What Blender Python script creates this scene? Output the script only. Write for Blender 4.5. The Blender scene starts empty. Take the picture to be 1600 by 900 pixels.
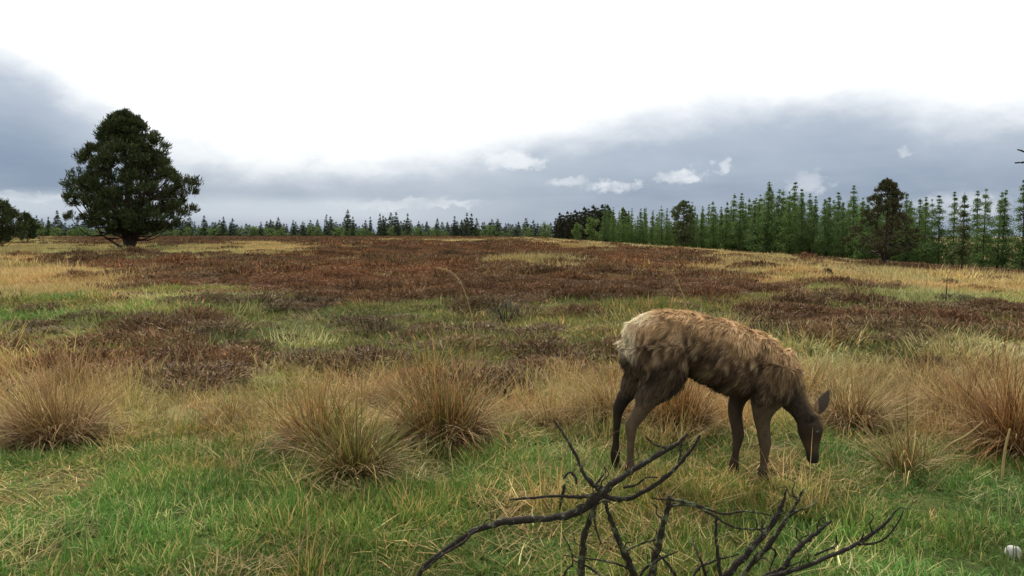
import bpy, math
import numpy as np
from math import radians, pi
from mathutils import Vector, Matrix

SC = bpy.context.scene
COL = SC.collection
RNG = np.random.default_rng(7)

# ------------------------------------------------------------------ camera
CAM_H = 1.45
FPX = 1200.0                       # focal length in pixels of a 1600 px wide frame
PITCH = math.atan(85.0 / FPX)
cam_d = bpy.data.cameras.new('camera')
cam_d.sensor_width = 36.0
cam_d.lens = 36.0 * FPX / 1600.0
cam_d.clip_start = 0.05
cam_d.clip_end = 8000.0
cam = bpy.data.objects.new('camera', cam_d)
COL.objects.link(cam)
cam.location = (0, 0, CAM_H)
cam.rotation_euler = (pi / 2 - PITCH, 0, 0)
SC.camera = cam

# ------------------------------------------------------------------ light, sky, exposure
SUN_EL, SUN_AZ = radians(48), radians(-12)      # azimuth measured from +Y (view direction) towards +X
sun_d = bpy.data.lights.new('sun', 'SUN')
sun_d.energy = 5.0
sun_d.angle = radians(6)
sun_d.color = (1.0, 0.95, 0.86)
sun = bpy.data.objects.new('sun', sun_d)
COL.objects.link(sun)
sdir = Vector((math.sin(SUN_AZ) * math.cos(SUN_EL), math.cos(SUN_AZ) * math.cos(SUN_EL), math.sin(SUN_EL)))
sun.rotation_euler = (-sdir).to_track_quat('-Z', 'Y').to_euler()
SC.view_settings.view_transform = 'Standard'
SC.view_settings.look = 'None'
SC.view_settings.exposure = 0.13
SC.view_settings.gamma = 1.0
SC.view_settings.use_curve_mapping = False
SC.cycles.max_bounces = 4
SC.cycles.diffuse_bounces = 2
SC.cycles.glossy_bounces = 2
SC.cycles.transmission_bounces = 3
SC.cycles.transparent_max_bounces = 6
SC.cycles.use_adaptive_sampling = True
SC.cycles.adaptive_threshold = 0.02


class NT:
    """tiny node-tree helper"""
    def __init__(self, nt):
        self.nt = nt
        nt.nodes.clear()

    def n(self, typ, **kw):
        nd = self.nt.nodes.new(typ)
        for k, v in kw.items():
            setattr(nd, k, v)
        return nd

    def put(self, sock, val):
        if isinstance(val, bpy.types.NodeSocket):
            self.nt.links.new(val, sock)
        else:
            sock.default_value = val

    def m(self, op, a, b=0.0, c=0.0, clamp=False):
        nd = self.n('ShaderNodeMath', operation=op, use_clamp=clamp)
        self.put(nd.inputs[0], a)
        self.put(nd.inputs[1], b)
        self.put(nd.inputs[2], c)
        return nd.outputs[0]

    def mix(self, f, a, b, blend='MIX'):
        nd = self.n('ShaderNodeMix', data_type='RGBA', blend_type=blend)
        self.put(nd.inputs[0], f)
        self.put(nd.inputs[6], a if isinstance(a, bpy.types.NodeSocket) else (*a, 1)[:4])
        self.put(nd.inputs[7], b if isinstance(b, bpy.types.NodeSocket) else (*b, 1)[:4])
        return nd.outputs[2]

    def smooth(self, x, lo, hi):
        nd = self.n('ShaderNodeMapRange', interpolation_type='SMOOTHSTEP')
        self.put(nd.inputs['Value'], x)
        nd.inputs['From Min'].default_value = lo
        nd.inputs['From Max'].default_value = hi
        return nd.outputs[0]

    def noise(self, vec, scale, detail=4, rough=0.55):
        nd = self.n('ShaderNodeTexNoise')
        if vec is not None:
            self.put(nd.inputs['Vector'], vec)
        nd.inputs['Scale'].default_value = scale
        nd.inputs['Detail'].default_value = detail
        nd.inputs['Roughness'].default_value = rough
        return nd.outputs['Fac']

    def xyz(self, x, y, z):
        nd = self.n('ShaderNodeCombineXYZ')
        self.put(nd.inputs[0], x)
        self.put(nd.inputs[1], y)
        self.put(nd.inputs[2], z)
        return nd.outputs[0]


def build_world():
    w = bpy.data.worlds.new('World')
    SC.world = w
    w.use_nodes = True
    t = NT(w.node_tree)
    tc = t.n('ShaderNodeTexCoord').outputs['Generated']
    sep = t.n('ShaderNodeSeparateXYZ')
    t.put(sep.inputs[0], tc)
    x, y, z = sep.outputs
    DEG = 180 / pi
    az = t.m('MULTIPLY', t.m('ARCTAN2', x, y), DEG)          # degrees, 0 straight ahead
    el = t.m('MULTIPLY', t.m('ARCSINE', z), DEG)
    # fluffy displacement of every cloud edge
    pv = t.xyz(t.m('MULTIPLY', az, 0.10), t.m('MULTIPLY', el, 0.24), 0.0)
    n1 = t.noise(pv, 1.0, 6, 0.58)
    n2 = t.noise(t.xyz(t.m('MULTIPLY', az, 0.035), t.m('MULTIPLY', el, 0.16), 3.7), 1.0, 5, 0.55)
    n3 = t.noise(t.xyz(t.m('MULTIPLY', az, 0.30), t.m('MULTIPLY', el, 0.55), 9.1), 1.0, 5, 0.6)
    # upper edge of the grey cloud bank as a function of bearing (degrees of elevation)
    fc = t.n('ShaderNodeFloatCurve')
    cm = fc.mapping
    pts = [(-180, 8.5), (-120, 10), (-70, 9), (-42, 11.8), (-34, 12.0), (-30, 10.3), (-26.5, 8.2), (-23, 6.7), (-18, 6.1), (-12, 6.1), (-7, 6.6),
           (-1, 7.5), (5, 8.6), (11, 9.6), (18, 10.2), (24, 10.2), (29, 9.0), (35, 8.4), (60, 9.5), (110, 8), (180, 8.5)]
    c = cm.curves[0]
    while len(c.points) > 2:
        c.points.remove(c.points[0])
    c.points[0].location = ((pts[0][0] + 180) / 360, pts[0][1] / 20)
    c.points[1].location = ((pts[-1][0] + 180) / 360, pts[-1][1] / 20)
    for a, e in pts[1:-1]:
        c.points.new((a + 180) / 360, e / 20)
    cm.update()
    t.put(fc.inputs['Value'], t.m('DIVIDE', t.m('ADD', az, 180), 360))
    top = t.m('MULTIPLY', fc.outputs[0], 20)
    d = t.m('SUBTRACT', top, el)                              # degrees below the edge
    d = t.m('ADD', d, t.m('MULTIPLY', t.m('SUBTRACT', n1, 0.5), 2.6))
    d = t.m('ADD', d, t.m('MULTIPLY', t.m('SUBTRACT', n3, 0.5), 2.2))
    bank = t.smooth(d, -1.6, 3.4)
    deep = t.smooth(d, 1.5, 7.5)
    grey = t.mix(deep, (0.43, 0.49, 0.58), (0.205, 0.275, 0.39))
    # broad lighter and darker rolls within the bank
    roll = t.smooth(n2, 0.36, 0.66)
    grey = t.mix(t.m('MULTIPLY', roll, 0.48), grey, (0.49, 0.55, 0.635))
    # pale gap low over the horizon
    lowgap = t.m('MULTIPLY', t.smooth(t.m('ADD', el, t.m('MULTIPLY', n1, 1.2)), 3.6, 2.6), t.smooth(t.m('ADD', el, t.m('MULTIPLY', n2, 1.0)), 0.5, 2.0))
    lowgap = t.m('MULTIPLY', lowgap, t.m('ADD', t.m('MULTIPLY', t.smooth(az, 4.0, -12.0), 0.60), 0.08))
    grey = t.mix(lowgap, grey, (0.60, 0.67, 0.74))
    # white puffs in front of the bank: bearing, elevation, half width, half height, strength
    n4 = t.noise(t.xyz(t.m('MULTIPLY', az, 0.75), t.m('MULTIPLY', el, 1.1), 5.3), 1.0, 5, 0.62)
    n5 = t.noise(t.xyz(t.m('MULTIPLY', az, 0.75), t.m('MULTIPLY', el, 1.1), 8.9), 1.0, 5, 0.62)
    wob_a = t.m('MULTIPLY', t.m('SUBTRACT', n4, 0.5), 4.2)
    wob_e = t.m('MULTIPLY', t.m('SUBTRACT', n5, 0.5), 1.9)
    puff = None
    def e_of(v): return math.degrees(math.atan((365 - v) / FPX))
    def a_of(u): return math.degrees(math.atan((u - 800) / FPX))
    for (u, v, ru, rv, s) in [(800, 254, 40, 11, .85), (770, 246, 18, 8, .5), (962, 292, 30, 9, .75), (1060, 279, 34, 9, .85), (1128, 266, 11, 11, .6),
                              (1255, 293, 24, 16, .4), (892, 284, 26, 8, .5), (440, 258, 32, 16, .5), (300, 250, 60, 14, .3), (560, 268, 60, 7, .35),
                              (690, 246, 45, 12, .3), (1405, 252, 8, 5, .4), (1500, 330, 45, 18, .5), (690, 318, 50, 5, .5), (600, 322, 70, 6, .35), (60, 316, 60, 6, .35)]:
        da = t.m('DIVIDE', t.m('ADD', t.m('SUBTRACT', az, a_of(u)), wob_a), ru * 0.048)
        de = t.m('SUBTRACT', t.m('ADD', el, wob_e), e_of(v))
        de = t.m('DIVIDE', de, rv * 0.048)
        q = t.m('ADD', t.m('MULTIPLY', da, da), t.m('MULTIPLY', de, de))
        g = t.m('MULTIPLY', t.m('MULTIPLY', t.smooth(q, 2.2, 0.0), s), t.smooth(n3, 0.22, 0.60))
        puff = g if puff is None else t.m('MAXIMUM', puff, g)
    grey = t.mix(puff, grey, (0.80, 0.83, 0.87))
    white = t.mix(t.smooth(n1, 0.3, 0.7), (1.16, 1.17, 1.16), (1.28, 1.27, 1.23))
    cloud = t.mix(bank, white, grey)
    sky = t.n('ShaderNodeTexSky', sky_type='NISHITA', sun_disc=False)
    sky.sun_elevation = SUN_EL
    sky.sun_rotation = SUN_AZ
    b1 = t.n('ShaderNodeBackground')
    t.put(b1.inputs[0], sky.outputs[0])
    b1.inputs[1].default_value = 0.1
    b2 = t.n('ShaderNodeBackground')
    t.put(b2.inputs[0], cloud)
    b2.inputs[1].default_value = 1.0
    mx = t.n('ShaderNodeMixShader')
    mx.inputs[0].default_value = 0.93           # nearly closed cloud cover
    t.nt.links.new(b1.outputs[0], mx.inputs[1])
    t.nt.links.new(b2.outputs[0], mx.inputs[2])
    out = t.n('ShaderNodeOutputWorld')
    t.nt.links.new(mx.outputs[0], out.inputs[0])
    w.cycles.sampling_method = 'MANUAL'
    w.cycles.sample_map_resolution = 512


build_world()

# ------------------------------------------------------------------ helpers: places
CP, SP = math.cos(PITCH), math.sin(PITCH)


def P(u, v, Y):
    """world point at forward distance Y seen at pixel (u, v) of the 1600x900 frame"""
    a, b = (u - 800) / FPX, (450 - v) / FPX
    d = np.array([a, CP + b * SP, -SP + b * CP])
    return np.array([0, 0, CAM_H]) + d * (Y / d[1])


def base_h(X, Y):
    """smooth lie of the land: level ahead, falling away to the right"""
    X = np.asarray(X, float)
    Y = np.asarray(Y, float)
    s = np.logaddexp(0, (X - 8) / 3.0) * 3.0
    return -14.0 * np.tanh(0.066 * s / 14.0)


_wr = np.random.default_rng(3)
_WAVES = []
for wl, amp in ((2.3, .018), (3.6, .03), (5.5, .04), (9, .06), (14, .07), (25, .10), (45, .14)):
    for k in range(3):
        th = _wr.uniform(0, 2 * pi)
        _WAVES.append((2 * pi / wl * math.cos(th), 2 * pi / wl * math.sin(th), _wr.uniform(0, 2 * pi), amp * 0.55))


def ground(X, Y):
    X = np.asarray(X, float)
    Y = np.asarray(Y, float)
    z = base_h(X, Y)
    w = 0
    for kx, ky, ph, a in _WAVES:
        w = w + a * np.sin(kx * X + ky * Y + ph)
    r = np.hypot(X, Y)
    near = np.clip((r - 4.5) / 10.0, 0.12, 1.0)
    far = 1.0 / (1.0 + (r / 170.0) ** 2)
    return z + w * near * far


def project(X, Y, Z=None):
    Z = base_h(X, Y) if Z is None else Z
    dz = Z - CAM_H
    dep = Y * CP - dz * SP
    up = Y * SP + dz * CP
    dep = np.maximum(dep, 0.3)
    return 800 + FPX * X / dep, 450 - FPX * up / dep


def on_ground(u, v, dmin=2.0, dmax=400.0):
    """ground point seen at a pixel"""
    ys = np.geomspace(dmin, dmax, 4000)
    p0 = P(u, v, 1.0) - np.array([0, 0, CAM_H])
    pts = np.array([0, 0, CAM_H])[None] + p0[None] * ys[:, None]
    hit = np.nonzero(pts[:, 2] <= ground(pts[:, 0], pts[:, 1]))[0]
    p = pts[hit[0]] if len(hit) else pts[-1]
    return np.array([p[0], p[1], float(ground(p[0], p[1]))])


def vnoise(X, Y, wl, seed=0):
    """smooth 2-D noise in 0..1 from hashed lattice values"""
    x = np.asarray(X, float) / wl
    y = np.asarray(Y, float) / wl
    xi, yi = np.floor(x).astype(np.int64), np.floor(y).astype(np.int64)
    fx, fy = x - xi, y - yi
    fx, fy = fx * fx * (3 - 2 * fx), fy * fy * (3 - 2 * fy)

    def h(i, j):
        n = (i * 374761393 + j * 668265263 + seed * 1442695041) & 0xFFFFFFFF
        n = ((n ^ (n >> 13)) * 1274126177) & 0xFFFFFFFF
        return ((n ^ (n >> 16)) & 0xFFFF) / 65535.0
    return (h(xi, yi) * (1 - fx) + h(xi + 1, yi) * fx) * (1 - fy) + (h(xi, yi + 1) * (1 - fx) + h(xi + 1, yi + 1) * fx) * fy


def fnoise(X, Y, wl, seed=0, oct=3):
    s, a, tot = 0, 1.0, 0
    for k in range(oct):
        s = s + a * vnoise(X, Y, wl / 2 ** k, seed + k)
        tot += a
        a *= 0.55
    return s / tot


# ------------------------------------------------------------------ helpers: meshes and things
def mesh_np(name, verts, tris, cols=None, mat=None, smooth=False):
    me = bpy.data.meshes.new(name)
    verts = np.asarray(verts, np.float32)
    tris = np.asarray(tris, np.int32)
    me.vertices.add(len(verts))
    me.vertices.foreach_set('co', verts.ravel())
    me.loops.add(tris.size)
    me.loops.foreach_set('vertex_index', tris.ravel())
    me.polygons.add(len(tris))
    me.polygons.foreach_set('loop_start', np.arange(0, tris.size, 3, dtype=np.int32))
    if smooth:
        me.polygons.foreach_set('use_smooth', np.ones(len(tris), bool))
    me.update(calc_edges=True)
    if cols is not None:
        at = me.color_attributes.new('Col', 'FLOAT_COLOR', 'POINT')
        c = np.ones((len(verts), 4), np.float32)
        c[:, :3] = cols
        at.data.foreach_set('color', c.ravel())
    if mat is not None:
        me.materials.append(mat)
    return me


def link(name, data, parent=None, loc=(0, 0, 0), label=None, cat=None, group=None, kind=None):
    o = bpy.data.objects.new(name, data)
    COL.objects.link(o)
    o.location = loc
    if parent is not None:
        o.parent = parent
    for k, v in (('label', label), ('category', cat), ('group', group), ('kind', kind)):
        if v:
            o[k] = v
    return o


class Acc:
    """collects vertices, triangles, colours"""
    def __init__(self):
        self.v, self.t, self.c, self.n = [], [], [], 0

    def add(self, v, t, c):
        v = np.asarray(v, float)
        self.v.append(v)
        self.t.append(np.asarray(t) + self.n)
        c = np.asarray(c, float)
        self.c.append(np.broadcast_to(c, (len(v), 3)))
        self.n += len(v)

    def mesh(self, name, mat, smooth=False):
        return mesh_np(name, np.concatenate(self.v), np.concatenate(self.t), np.concatenate(self.c), mat, smooth)


def blades(base, az, length, lean, curve, width, col, nseg=4, tipcol=None, twist=None, azc=None):
    """vectorised curved grass blades; angles from the vertical"""
    N = len(base)
    az = np.asarray(az)
    out = np.stack([np.cos(az), np.sin(az), np.zeros(N)], 1)
    fa = az + pi / 2 + (0 if twist is None else twist)
    side = np.stack([np.cos(fa), np.sin(fa), np.zeros(N)], 1)
    pos = np.array(base, float)
    V = np.zeros((N, 2 * nseg + 1, 3))
    C = np.zeros((N, 2 * nseg + 1, 3))
    col = np.broadcast_to(col, (N, 3))
    tip = col if tipcol is None else np.broadcast_to(tipcol, (N, 3))
    for s in range(nseg + 1):
        t = s / nseg
        cc = col * (1 - t) + tip * t
        if s < nseg:
            w = (width * (1 - 0.75 * t ** 1.6) * 0.5)[:, None]
            V[:, 2 * s] = pos - side * w
            V[:, 2 * s + 1] = pos + side * w
            C[:, 2 * s] = cc
            C[:, 2 * s + 1] = cc
            th = lean + curve * (t + 0.5 / nseg)
            if azc is not None:
                o2 = np.stack([np.cos(az + azc * t), np.sin(az + azc * t), np.zeros(N)], 1)
            else:
                o2 = out
            pos = pos + (length / nseg)[:, None] * (o2 * np.sin(th)[:, None] + np.array([0, 0, 1.0]) * np.cos(th)[:, None])
        else:
            V[:, 2 * s] = pos
            C[:, 2 * s] = cc
    T = []
    for s in range(nseg - 1):
        a = 2 * s
        T += [(a, a + 1, a + 3), (a, a + 3, a + 2)]
    a = 2 * (nseg - 1)
    T.append((a, a + 1, a + 2))
    T = np.array(T)
    tris = (T[None] + (np.arange(N) * (2 * nseg + 1))[:, None, None]).reshape(-1, 3)
    return V.reshape(-1, 3), tris, C.reshape(-1, 3)


def tube(pts, radii, ns=6, jitter=0.0, rng=RNG):
    pts = np.asarray(pts, float)
    radii = np.asarray(radii, float)
    n = len(pts)
    tan = np.gradient(pts, axis=0)
    tan /= np.linalg.norm(tan, axis=1)[:, None] + 1e-9
    ref = np.array([0.31, 0.87, 0.38])
    a = np.cross(tan, ref)
    a /= np.linalg.norm(a, axis=1)[:, None] + 1e-9
    b = np.cross(tan, a)
    ang = np.arange(ns) * 2 * pi / ns
    rr = radii[:, None] * (1 + jitter * rng.normal(size=(n, ns)))
    V = pts[:, None] + rr[..., None] * (np.cos(ang)[None, :, None] * a[:, None] + np.sin(ang)[None, :, None] * b[:, None])
    V = V.reshape(-1, 3)
    T = []
    for i in range(n - 1):
        for j in range(ns):
            k = (j + 1) % ns
            T += [(i * ns + j, i * ns + k, (i + 1) * ns + k), (i * ns + j, (i + 1) * ns + k, (i + 1) * ns + j)]
    V = np.vstack([V, pts[0], pts[-1]])
    c0, c1 = n * ns, n * ns + 1
    for j in range(ns):
        k = (j + 1) % ns
        T += [(c0, k, j), (c1, (n - 1) * ns + j, (n - 1) * ns + k)]
    return V, np.array(T)


def spline(ctrl, n):
    """Catmull-Rom through control rows"""
    c = np.asarray(ctrl, float)
    c = np.vstack([2 * c[0] - c[1], c, 2 * c[-1] - c[-2]])
    m = len(c) - 3
    out = []
    for t in np.linspace(0, m - 1e-6, n):
        i = int(t)
        f = t - i
        p0, p1, p2, p3 = c[i:i + 4]
        out.append(0.5 * ((2 * p1) + (-p0 + p2) * f + (2 * p0 - 5 * p1 + 4 * p2 - p3) * f ** 2 + (-p0 + 3 * p1 - 3 * p2 + p3) * f ** 3))
    return np.array(out)


# ------------------------------------------------------------------ materials
def mat_plant(name, transl=0.25, inst=False, rough=0.75, spec=0.15, nscale=3.0, namp=0.35):
    m = bpy.data.materials.new(name)
    m.use_nodes = True
    t = NT(m.node_tree)
    col = t.n('ShaderNodeAttribute', attribute_name='Col').outputs['Color']
    if inst:
        ti = t.n('ShaderNodeAttribute', attribute_name='tint', attribute_type='INSTANCER').outputs['Color']
        col = t.mix(1.0, col, ti, 'MULTIPLY')
    geo = t.n('ShaderNodeNewGeometry').outputs['Position']
    nz = t.noise(geo, nscale, 3)
    k = t.m('ADD', t.m('MULTIPLY', t.m('SUBTRACT', nz, 0.5), namp * 2), 1.0)
    col = t.mix(1.0, col, t.xyz(k, k, k), 'MULTIPLY')
    p = t.n('ShaderNodeBsdfPrincipled')
    t.put(p.inputs['Base Color'], col)
    p.inputs['Roughness'].default_value = rough
    p.inputs['Specular IOR Level'].default_value = spec
    tr = t.n('ShaderNodeBsdfTranslucent')
    t.put(tr.inputs[0], col)
    mx = t.n('ShaderNodeMixShader')
    mx.inputs[0].default_value = transl
    t.nt.links.new(p.outputs[0], mx.inputs[1])
    t.nt.links.new(tr.outputs[0], mx.inputs[2])
    o = t.n('ShaderNodeOutputMaterial')
    t.nt.links.new(mx.outputs[0], o.inputs[0])
    return m


def mat_bark(name, dark, light, lichen=None, scale=18.0, thr=0.58):
    m = bpy.data.materials.new(name)
    m.use_nodes = True
    t = NT(m.node_tree)
    geo = t.n('ShaderNodeNewGeometry').outputs['Position']
    c = t.mix(t.noise(geo, scale, 5, 0.65), dark, light)
    if lichen:
        f = t.smooth(t.noise(geo, scale * 0.8, 6, 0.7), thr, thr + 0.10)
        c = t.mix(f, c, lichen)
    p = t.n('ShaderNodeBsdfPrincipled')
    t.put(p.inputs['Base Color'], c)
    p.inputs['Roughness'].default_value = 0.9
    p.inputs['Specular IOR Level'].default_value = 0.15
    b = t.n('ShaderNodeBump')
    b.inputs['Strength'].default_value = 0.8
    b.inputs['Distance'].default_value = 0.02
    t.put(b.inputs['Height'], t.noise(geo, scale * 2.5, 5, 0.7))
    t.nt.links.new(b.outputs[0], p.inputs['Normal'])
    o = t.n('ShaderNodeOutputMaterial')
    t.nt.links.new(p.outputs[0], o.inputs[0])
    return m


M_GRASS_I = mat_plant('grass_blades', 0.35, True, nscale=0.9, namp=0.25)
M_STRAW_I = mat_plant('dry_grass_blades', 0.25, True, nscale=0.9, namp=0.25)
M_HEATH_I = mat_plant('heather_twigs', 0.08, True, nscale=0.5, namp=0.35)
M_RUSH = mat_plant('rush_blades', 0.25, False, nscale=6.0, namp=0.25)
M_NEEDLE = mat_plant('conifer_needles', 0.12, False, nscale=1.2, namp=0.4)
M_LARCH = mat_plant('larch_needles', 0.42, False, nscale=0.6, namp=0.35)
M_LEAF = mat_plant('broad_leaves', 0.30, False, nscale=0.5, namp=0.35)
M_BARK = mat_bark('pine_bark', (0.018, 0.013, 0.010), (0.07, 0.05, 0.038), None, 6.0)
M_LBARK = mat_bark('larch_bark', (0.02, 0.016, 0.012), (0.08, 0.062, 0.048), None, 3.0)
M_DEAD = mat_bark('dead_wood', (0.010, 0.008, 0.007), (0.055, 0.045, 0.037), (0.15, 0.16, 0.10), 42.0, 0.55)
M_MOSS = mat_bark('mossy_dead_wood', (0.014, 0.011, 0.008), (0.05, 0.042, 0.03), (0.12, 0.135, 0.07), 28.0, 0.50)

# ------------------------------------------------------------------ vegetation zones of the moor
# what grows where, read along bearings (16 columns) and rows of the ground from far to near
ZROWS = [
    (360, 'SSHHHHRRRSSSSSSS'),
    (372, 'SHHHHHRRSSSSSSSS'),
    (380, 'YHHHHHRRSSSSSSSS'),
    (388, 'SYYSSRRRRRSSSSSS'),
    (396, 'YYYSSRRRRRRSSSSS'),
    (404, 'SHHHHRRRRRRSSSSS'),
    (412, 'SHHHRRRRSRRRSHSS'),
    (420, 'SHHHRRRRSRRSSSHS'),
    (430, 'SYHRRRRRRRRRSSSH'),
    (442, 'SSRRRYRRRRRRHYSS'),
    (456, 'SSRRRRRRRRHHHHYS'),
    (470, 'YSYYRRRMRRRRHYYY'),
    (485, 'PPYMMMPMPMPPYMYY'),
    (500, 'GPPPPMPPPPPPMHHH'),
    (512, 'PPPPPPPMPPPPMMHH'),
    (525, 'PPMMPPMPPPPPMMMM'),
    (540, 'PPPMPPPPPPPMMPMM'),
    (556, 'YMMPPMPPPPMMPMMS'),
    (575, 'YHHHMYMMHHSSYSMS'),
    (592, 'SHHHYYHHHHSSSSSS'),
    (610, 'SSYHYSSYYSSSSSSS'),
    (630, 'SSYSYSSYSSSSYSSS'),
    (660, 'SYYYGYYYYYYYYYSS'),
    (690, 'LYGYGGGGLLGLGLGG'),
    (720, 'GGGGGGGGGLGLLGGG'),
    (760, 'LGGGGGLGGLLLLLGG'),
    (800, 'LGGGGGGGLLLLGGGG'),
    (900, 'LGGGLGGGGLLGGGGG'),
    (1200, 'GGLGGGGGLLGGGGGG'),
]
ZL = 'HRSYGPML'
_zv = np.array([r[0] for r in ZROWS], float)
_zg = np.array([[ZL.index(c) for c in r[1]] for r in ZROWS])
# explicit patches: zone, u, v, half width, half height
ZPATCH = [('S', 830, 418, 62, 8), ('S', 470, 391, 62, 5), ('P', 535, 432, 24, 5), ('S', 690, 377, 100, 2.5), ('S', 1190, 436, 150, 7), ('S', 960, 388, 120, 4),
          ('H', 1400, 514, 220, 12), ('R', 1100, 455, 170, 14), ('H', 250, 420, 120, 10), ('H', 270, 526, 55, 9), ('P', 860, 520, 110, 18),
          ('H', 150, 408, 60, 6), ('H', 420, 376, 170, 4), ('S', 1450, 450, 160, 10), ('S', 1020, 420, 20, 3),
          ('R', 700, 400, 140, 16), ('Y', 200, 398, 100, 4), ('H', 1560, 440, 60, 4), ('H', 1300, 415, 120, 4), ('P', 1250, 478, 90, 9),
          ('R', 560, 455, 260, 14), ('H', 860, 592, 110, 9), ('G', 90, 497, 110, 7), ('P', 400, 505, 120, 12), ('P', 700, 478, 40, 4)]


def zone(X, Y):
    """zone index at ground points"""
    X = np.asarray(X, float)
    Y = np.asarray(Y, float)
    r = np.hypot(X, Y)
    # break up the borders: offset that is a few metres far away and centimetres near by
    k = 0.06 * r
    wx = X + k * 2.4 * (fnoise(X / np.maximum(r, 1) * 14, np.log(np.maximum(r, 1)) * 22, 1.0, 11) - .5)
    wy = Y * np.exp(0.42 * (fnoise(X / np.maximum(r, 1) * 16, np.log(np.maximum(r, 1)) * 20, 1.0, 21) - .5))
    u, v = project(wx, wy)
    ci = (u - 50) / 100 + (fnoise(X / np.maximum(r, 1) * 30, np.log(np.maximum(r, 1)) * 45, 1.0, 31) - .5) * 1.2
    ci = np.clip(np.round(ci), 0, 15).astype(int)
    ri = np.interp(v, _zv, np.arange(len(_zv)))
    ri = ri + (fnoise(X / np.maximum(r, 1) * 36, np.log(np.maximum(r, 1)) * 50, 1.0, 41) - .5) * 1.1
    ri = np.clip(np.round(ri), 0, len(_zv) - 1).astype(int)
    z = _zg[ri, ci]
    for (c, pu, pv, ru, rv) in ZPATCH:
        q = ((u - pu) / ru) ** 2 + ((v - pv) / rv) ** 2
        z = np.where(q < 1, ZL.index(c), z)
    return z


ZCOL = np.array([(0.055, 0.030, 0.018), (0.085, 0.042, 0.024), (0.33, 0.24, 0.11), (0.20, 0.18, 0.07), (0.055, 0.085, 0.022), (0.12, 0.14, 0.045),
                 (0.09, 0.075, 0.03), (0.13, 0.11, 0.04)])


def build_ground():
    n = 330
    b = math.asinh(3500 / 3.0)
    s = np.linspace(-1, 1, n)
    g = 3.0 * np.sinh(b * s)
    X, Y = np.meshgrid(g, g + 8.0, indexing='ij')
    Z = ground(X, Y)
    V = np.stack([X, Y, Z], -1).reshape(-1, 3)
    i = np.arange(n - 1)
    I, J = np.meshgrid(i, i, indexing='ij')
    a = (I * n + J).ravel()
    T = np.concatenate([np.stack([a, a + n, a + n + 1], 1), np.stack([a, a + n + 1, a + 1], 1)])
    zc = ZCOL[zone(V[:, 0], V[:, 1])]
    m = bpy.data.materials.new('moor_soil')
    m.use_nodes = True
    t = NT(m.node_tree)
    col = t.n('ShaderNodeAttribute', attribute_name='Col').outputs['Color']
    geo = t.n('ShaderNodeNewGeometry').outputs['Position']
    k = t.m('ADD', t.m('MULTIPLY', t.noise(geo, 2.2, 6, 0.65), 1.3), 0.2)
    col = t.mix(1.0, col, t.xyz(k, k, k), 'MULTIPLY')
    col = t.mix(t.m('MULTIPLY', t.smooth(t.noise(geo, 9.0, 4, 0.6), 0.5, 0.66), 0.55), col, (0.035, 0.024, 0.014))
    p = t.n('ShaderNodeBsdfPrincipled')
    t.put(p.inputs['Base Color'], col)
    p.inputs['Roughness'].default_value = 1.0
    p.inputs['Specular IOR Level'].default_value = 0.05
    bm = t.n('ShaderNodeBump')
    bm.inputs['Strength'].default_value = 1.0
    bm.inputs['Distance'].default_value = 0.05
    t.put(bm.inputs['Height'], t.noise(geo, 14, 5, 0.7))
    t.nt.links.new(bm.outputs[0], p.inputs['Normal'])
    o = t.n('ShaderNodeOutputMaterial')
    t.nt.links.new(p.outputs[0], o.inputs[0])
    me = mesh_np('ground', V, T, zc, m, True)
    link('ground', me, kind='structure', label='open moorland ground falling gently away to the right')


build_ground()

# ------------------------------------------------------------------ scattered ground cover (uncountable)
def rnd_col(rng, n, cols, var=0.18):
    cols = np.array(cols)
    c = cols[rng.integers(0, len(cols), n)]
    return np.clip(c * (1 + var * rng.normal(size=(n, 1))) * (1 + 0.05 * rng.normal(size=(n, 3))), 0.004, 1)


def proto_tuft(seed, n, rad, h, lean, curve, w, cols, mat, tips=None, nseg=3, hv=0.3):
    rng = np.random.default_rng(seed)
    r = rad * np.sqrt(rng.random(n))
    a = rng.uniform(0, 2 * pi, n)
    base = np.stack([r * np.cos(a), r * np.sin(a), -0.02 * np.ones(n)], 1)
    az = a + rng.normal(0, 0.9, n)
    L = h * np.clip(1 + hv * rng.normal(size=n), 0.3, 2)
    ln = np.abs(rng.normal(lean, lean * 0.5, n))
    cv = np.abs(rng.normal(curve, curve * 0.5 + 1e-3, n))
    c = rnd_col(rng, n, cols)
    tc = None if tips is None else rnd_col(rng, n, tips)
    V, T, C = blades(base, az, L, ln, cv, w * rng.uniform(.7, 1.3, n), c, nseg, tc, rng.uniform(-.8, .8, n))
    me = mesh_np('tuft', V, T, C, mat)
    return bpy.data.objects.new('tuft', me)


def proto_litter(seed, n, rad, L, w, cols, mat, z=0.05):
    rng = np.random.default_rng(seed)
    r = rad * np.sqrt(rng.random(n))
    a = rng.uniform(0, 2 * pi, n)
    base = np.stack([r * np.cos(a), r * np.sin(a), rng.uniform(0.0, z, n)], 1)
    az = rng.normal(rng.uniform(0, 6), 1.2, n)
    ln = rng.uniform(0.9, 1.45, n)
    V, T, C = blades(base, az, L * rng.uniform(.3, 1.5, n), ln, rng.uniform(0, .35, n), w * rng.uniform(.7, 1.3, n), rnd_col(rng, n, np.array(cols) * .78), 4, None, rng.uniform(-.5, .5, n), rng.normal(0, .25, n))
    return bpy.data.objects.new('litter', mesh_np('litter', V, T, C, mat))


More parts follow.
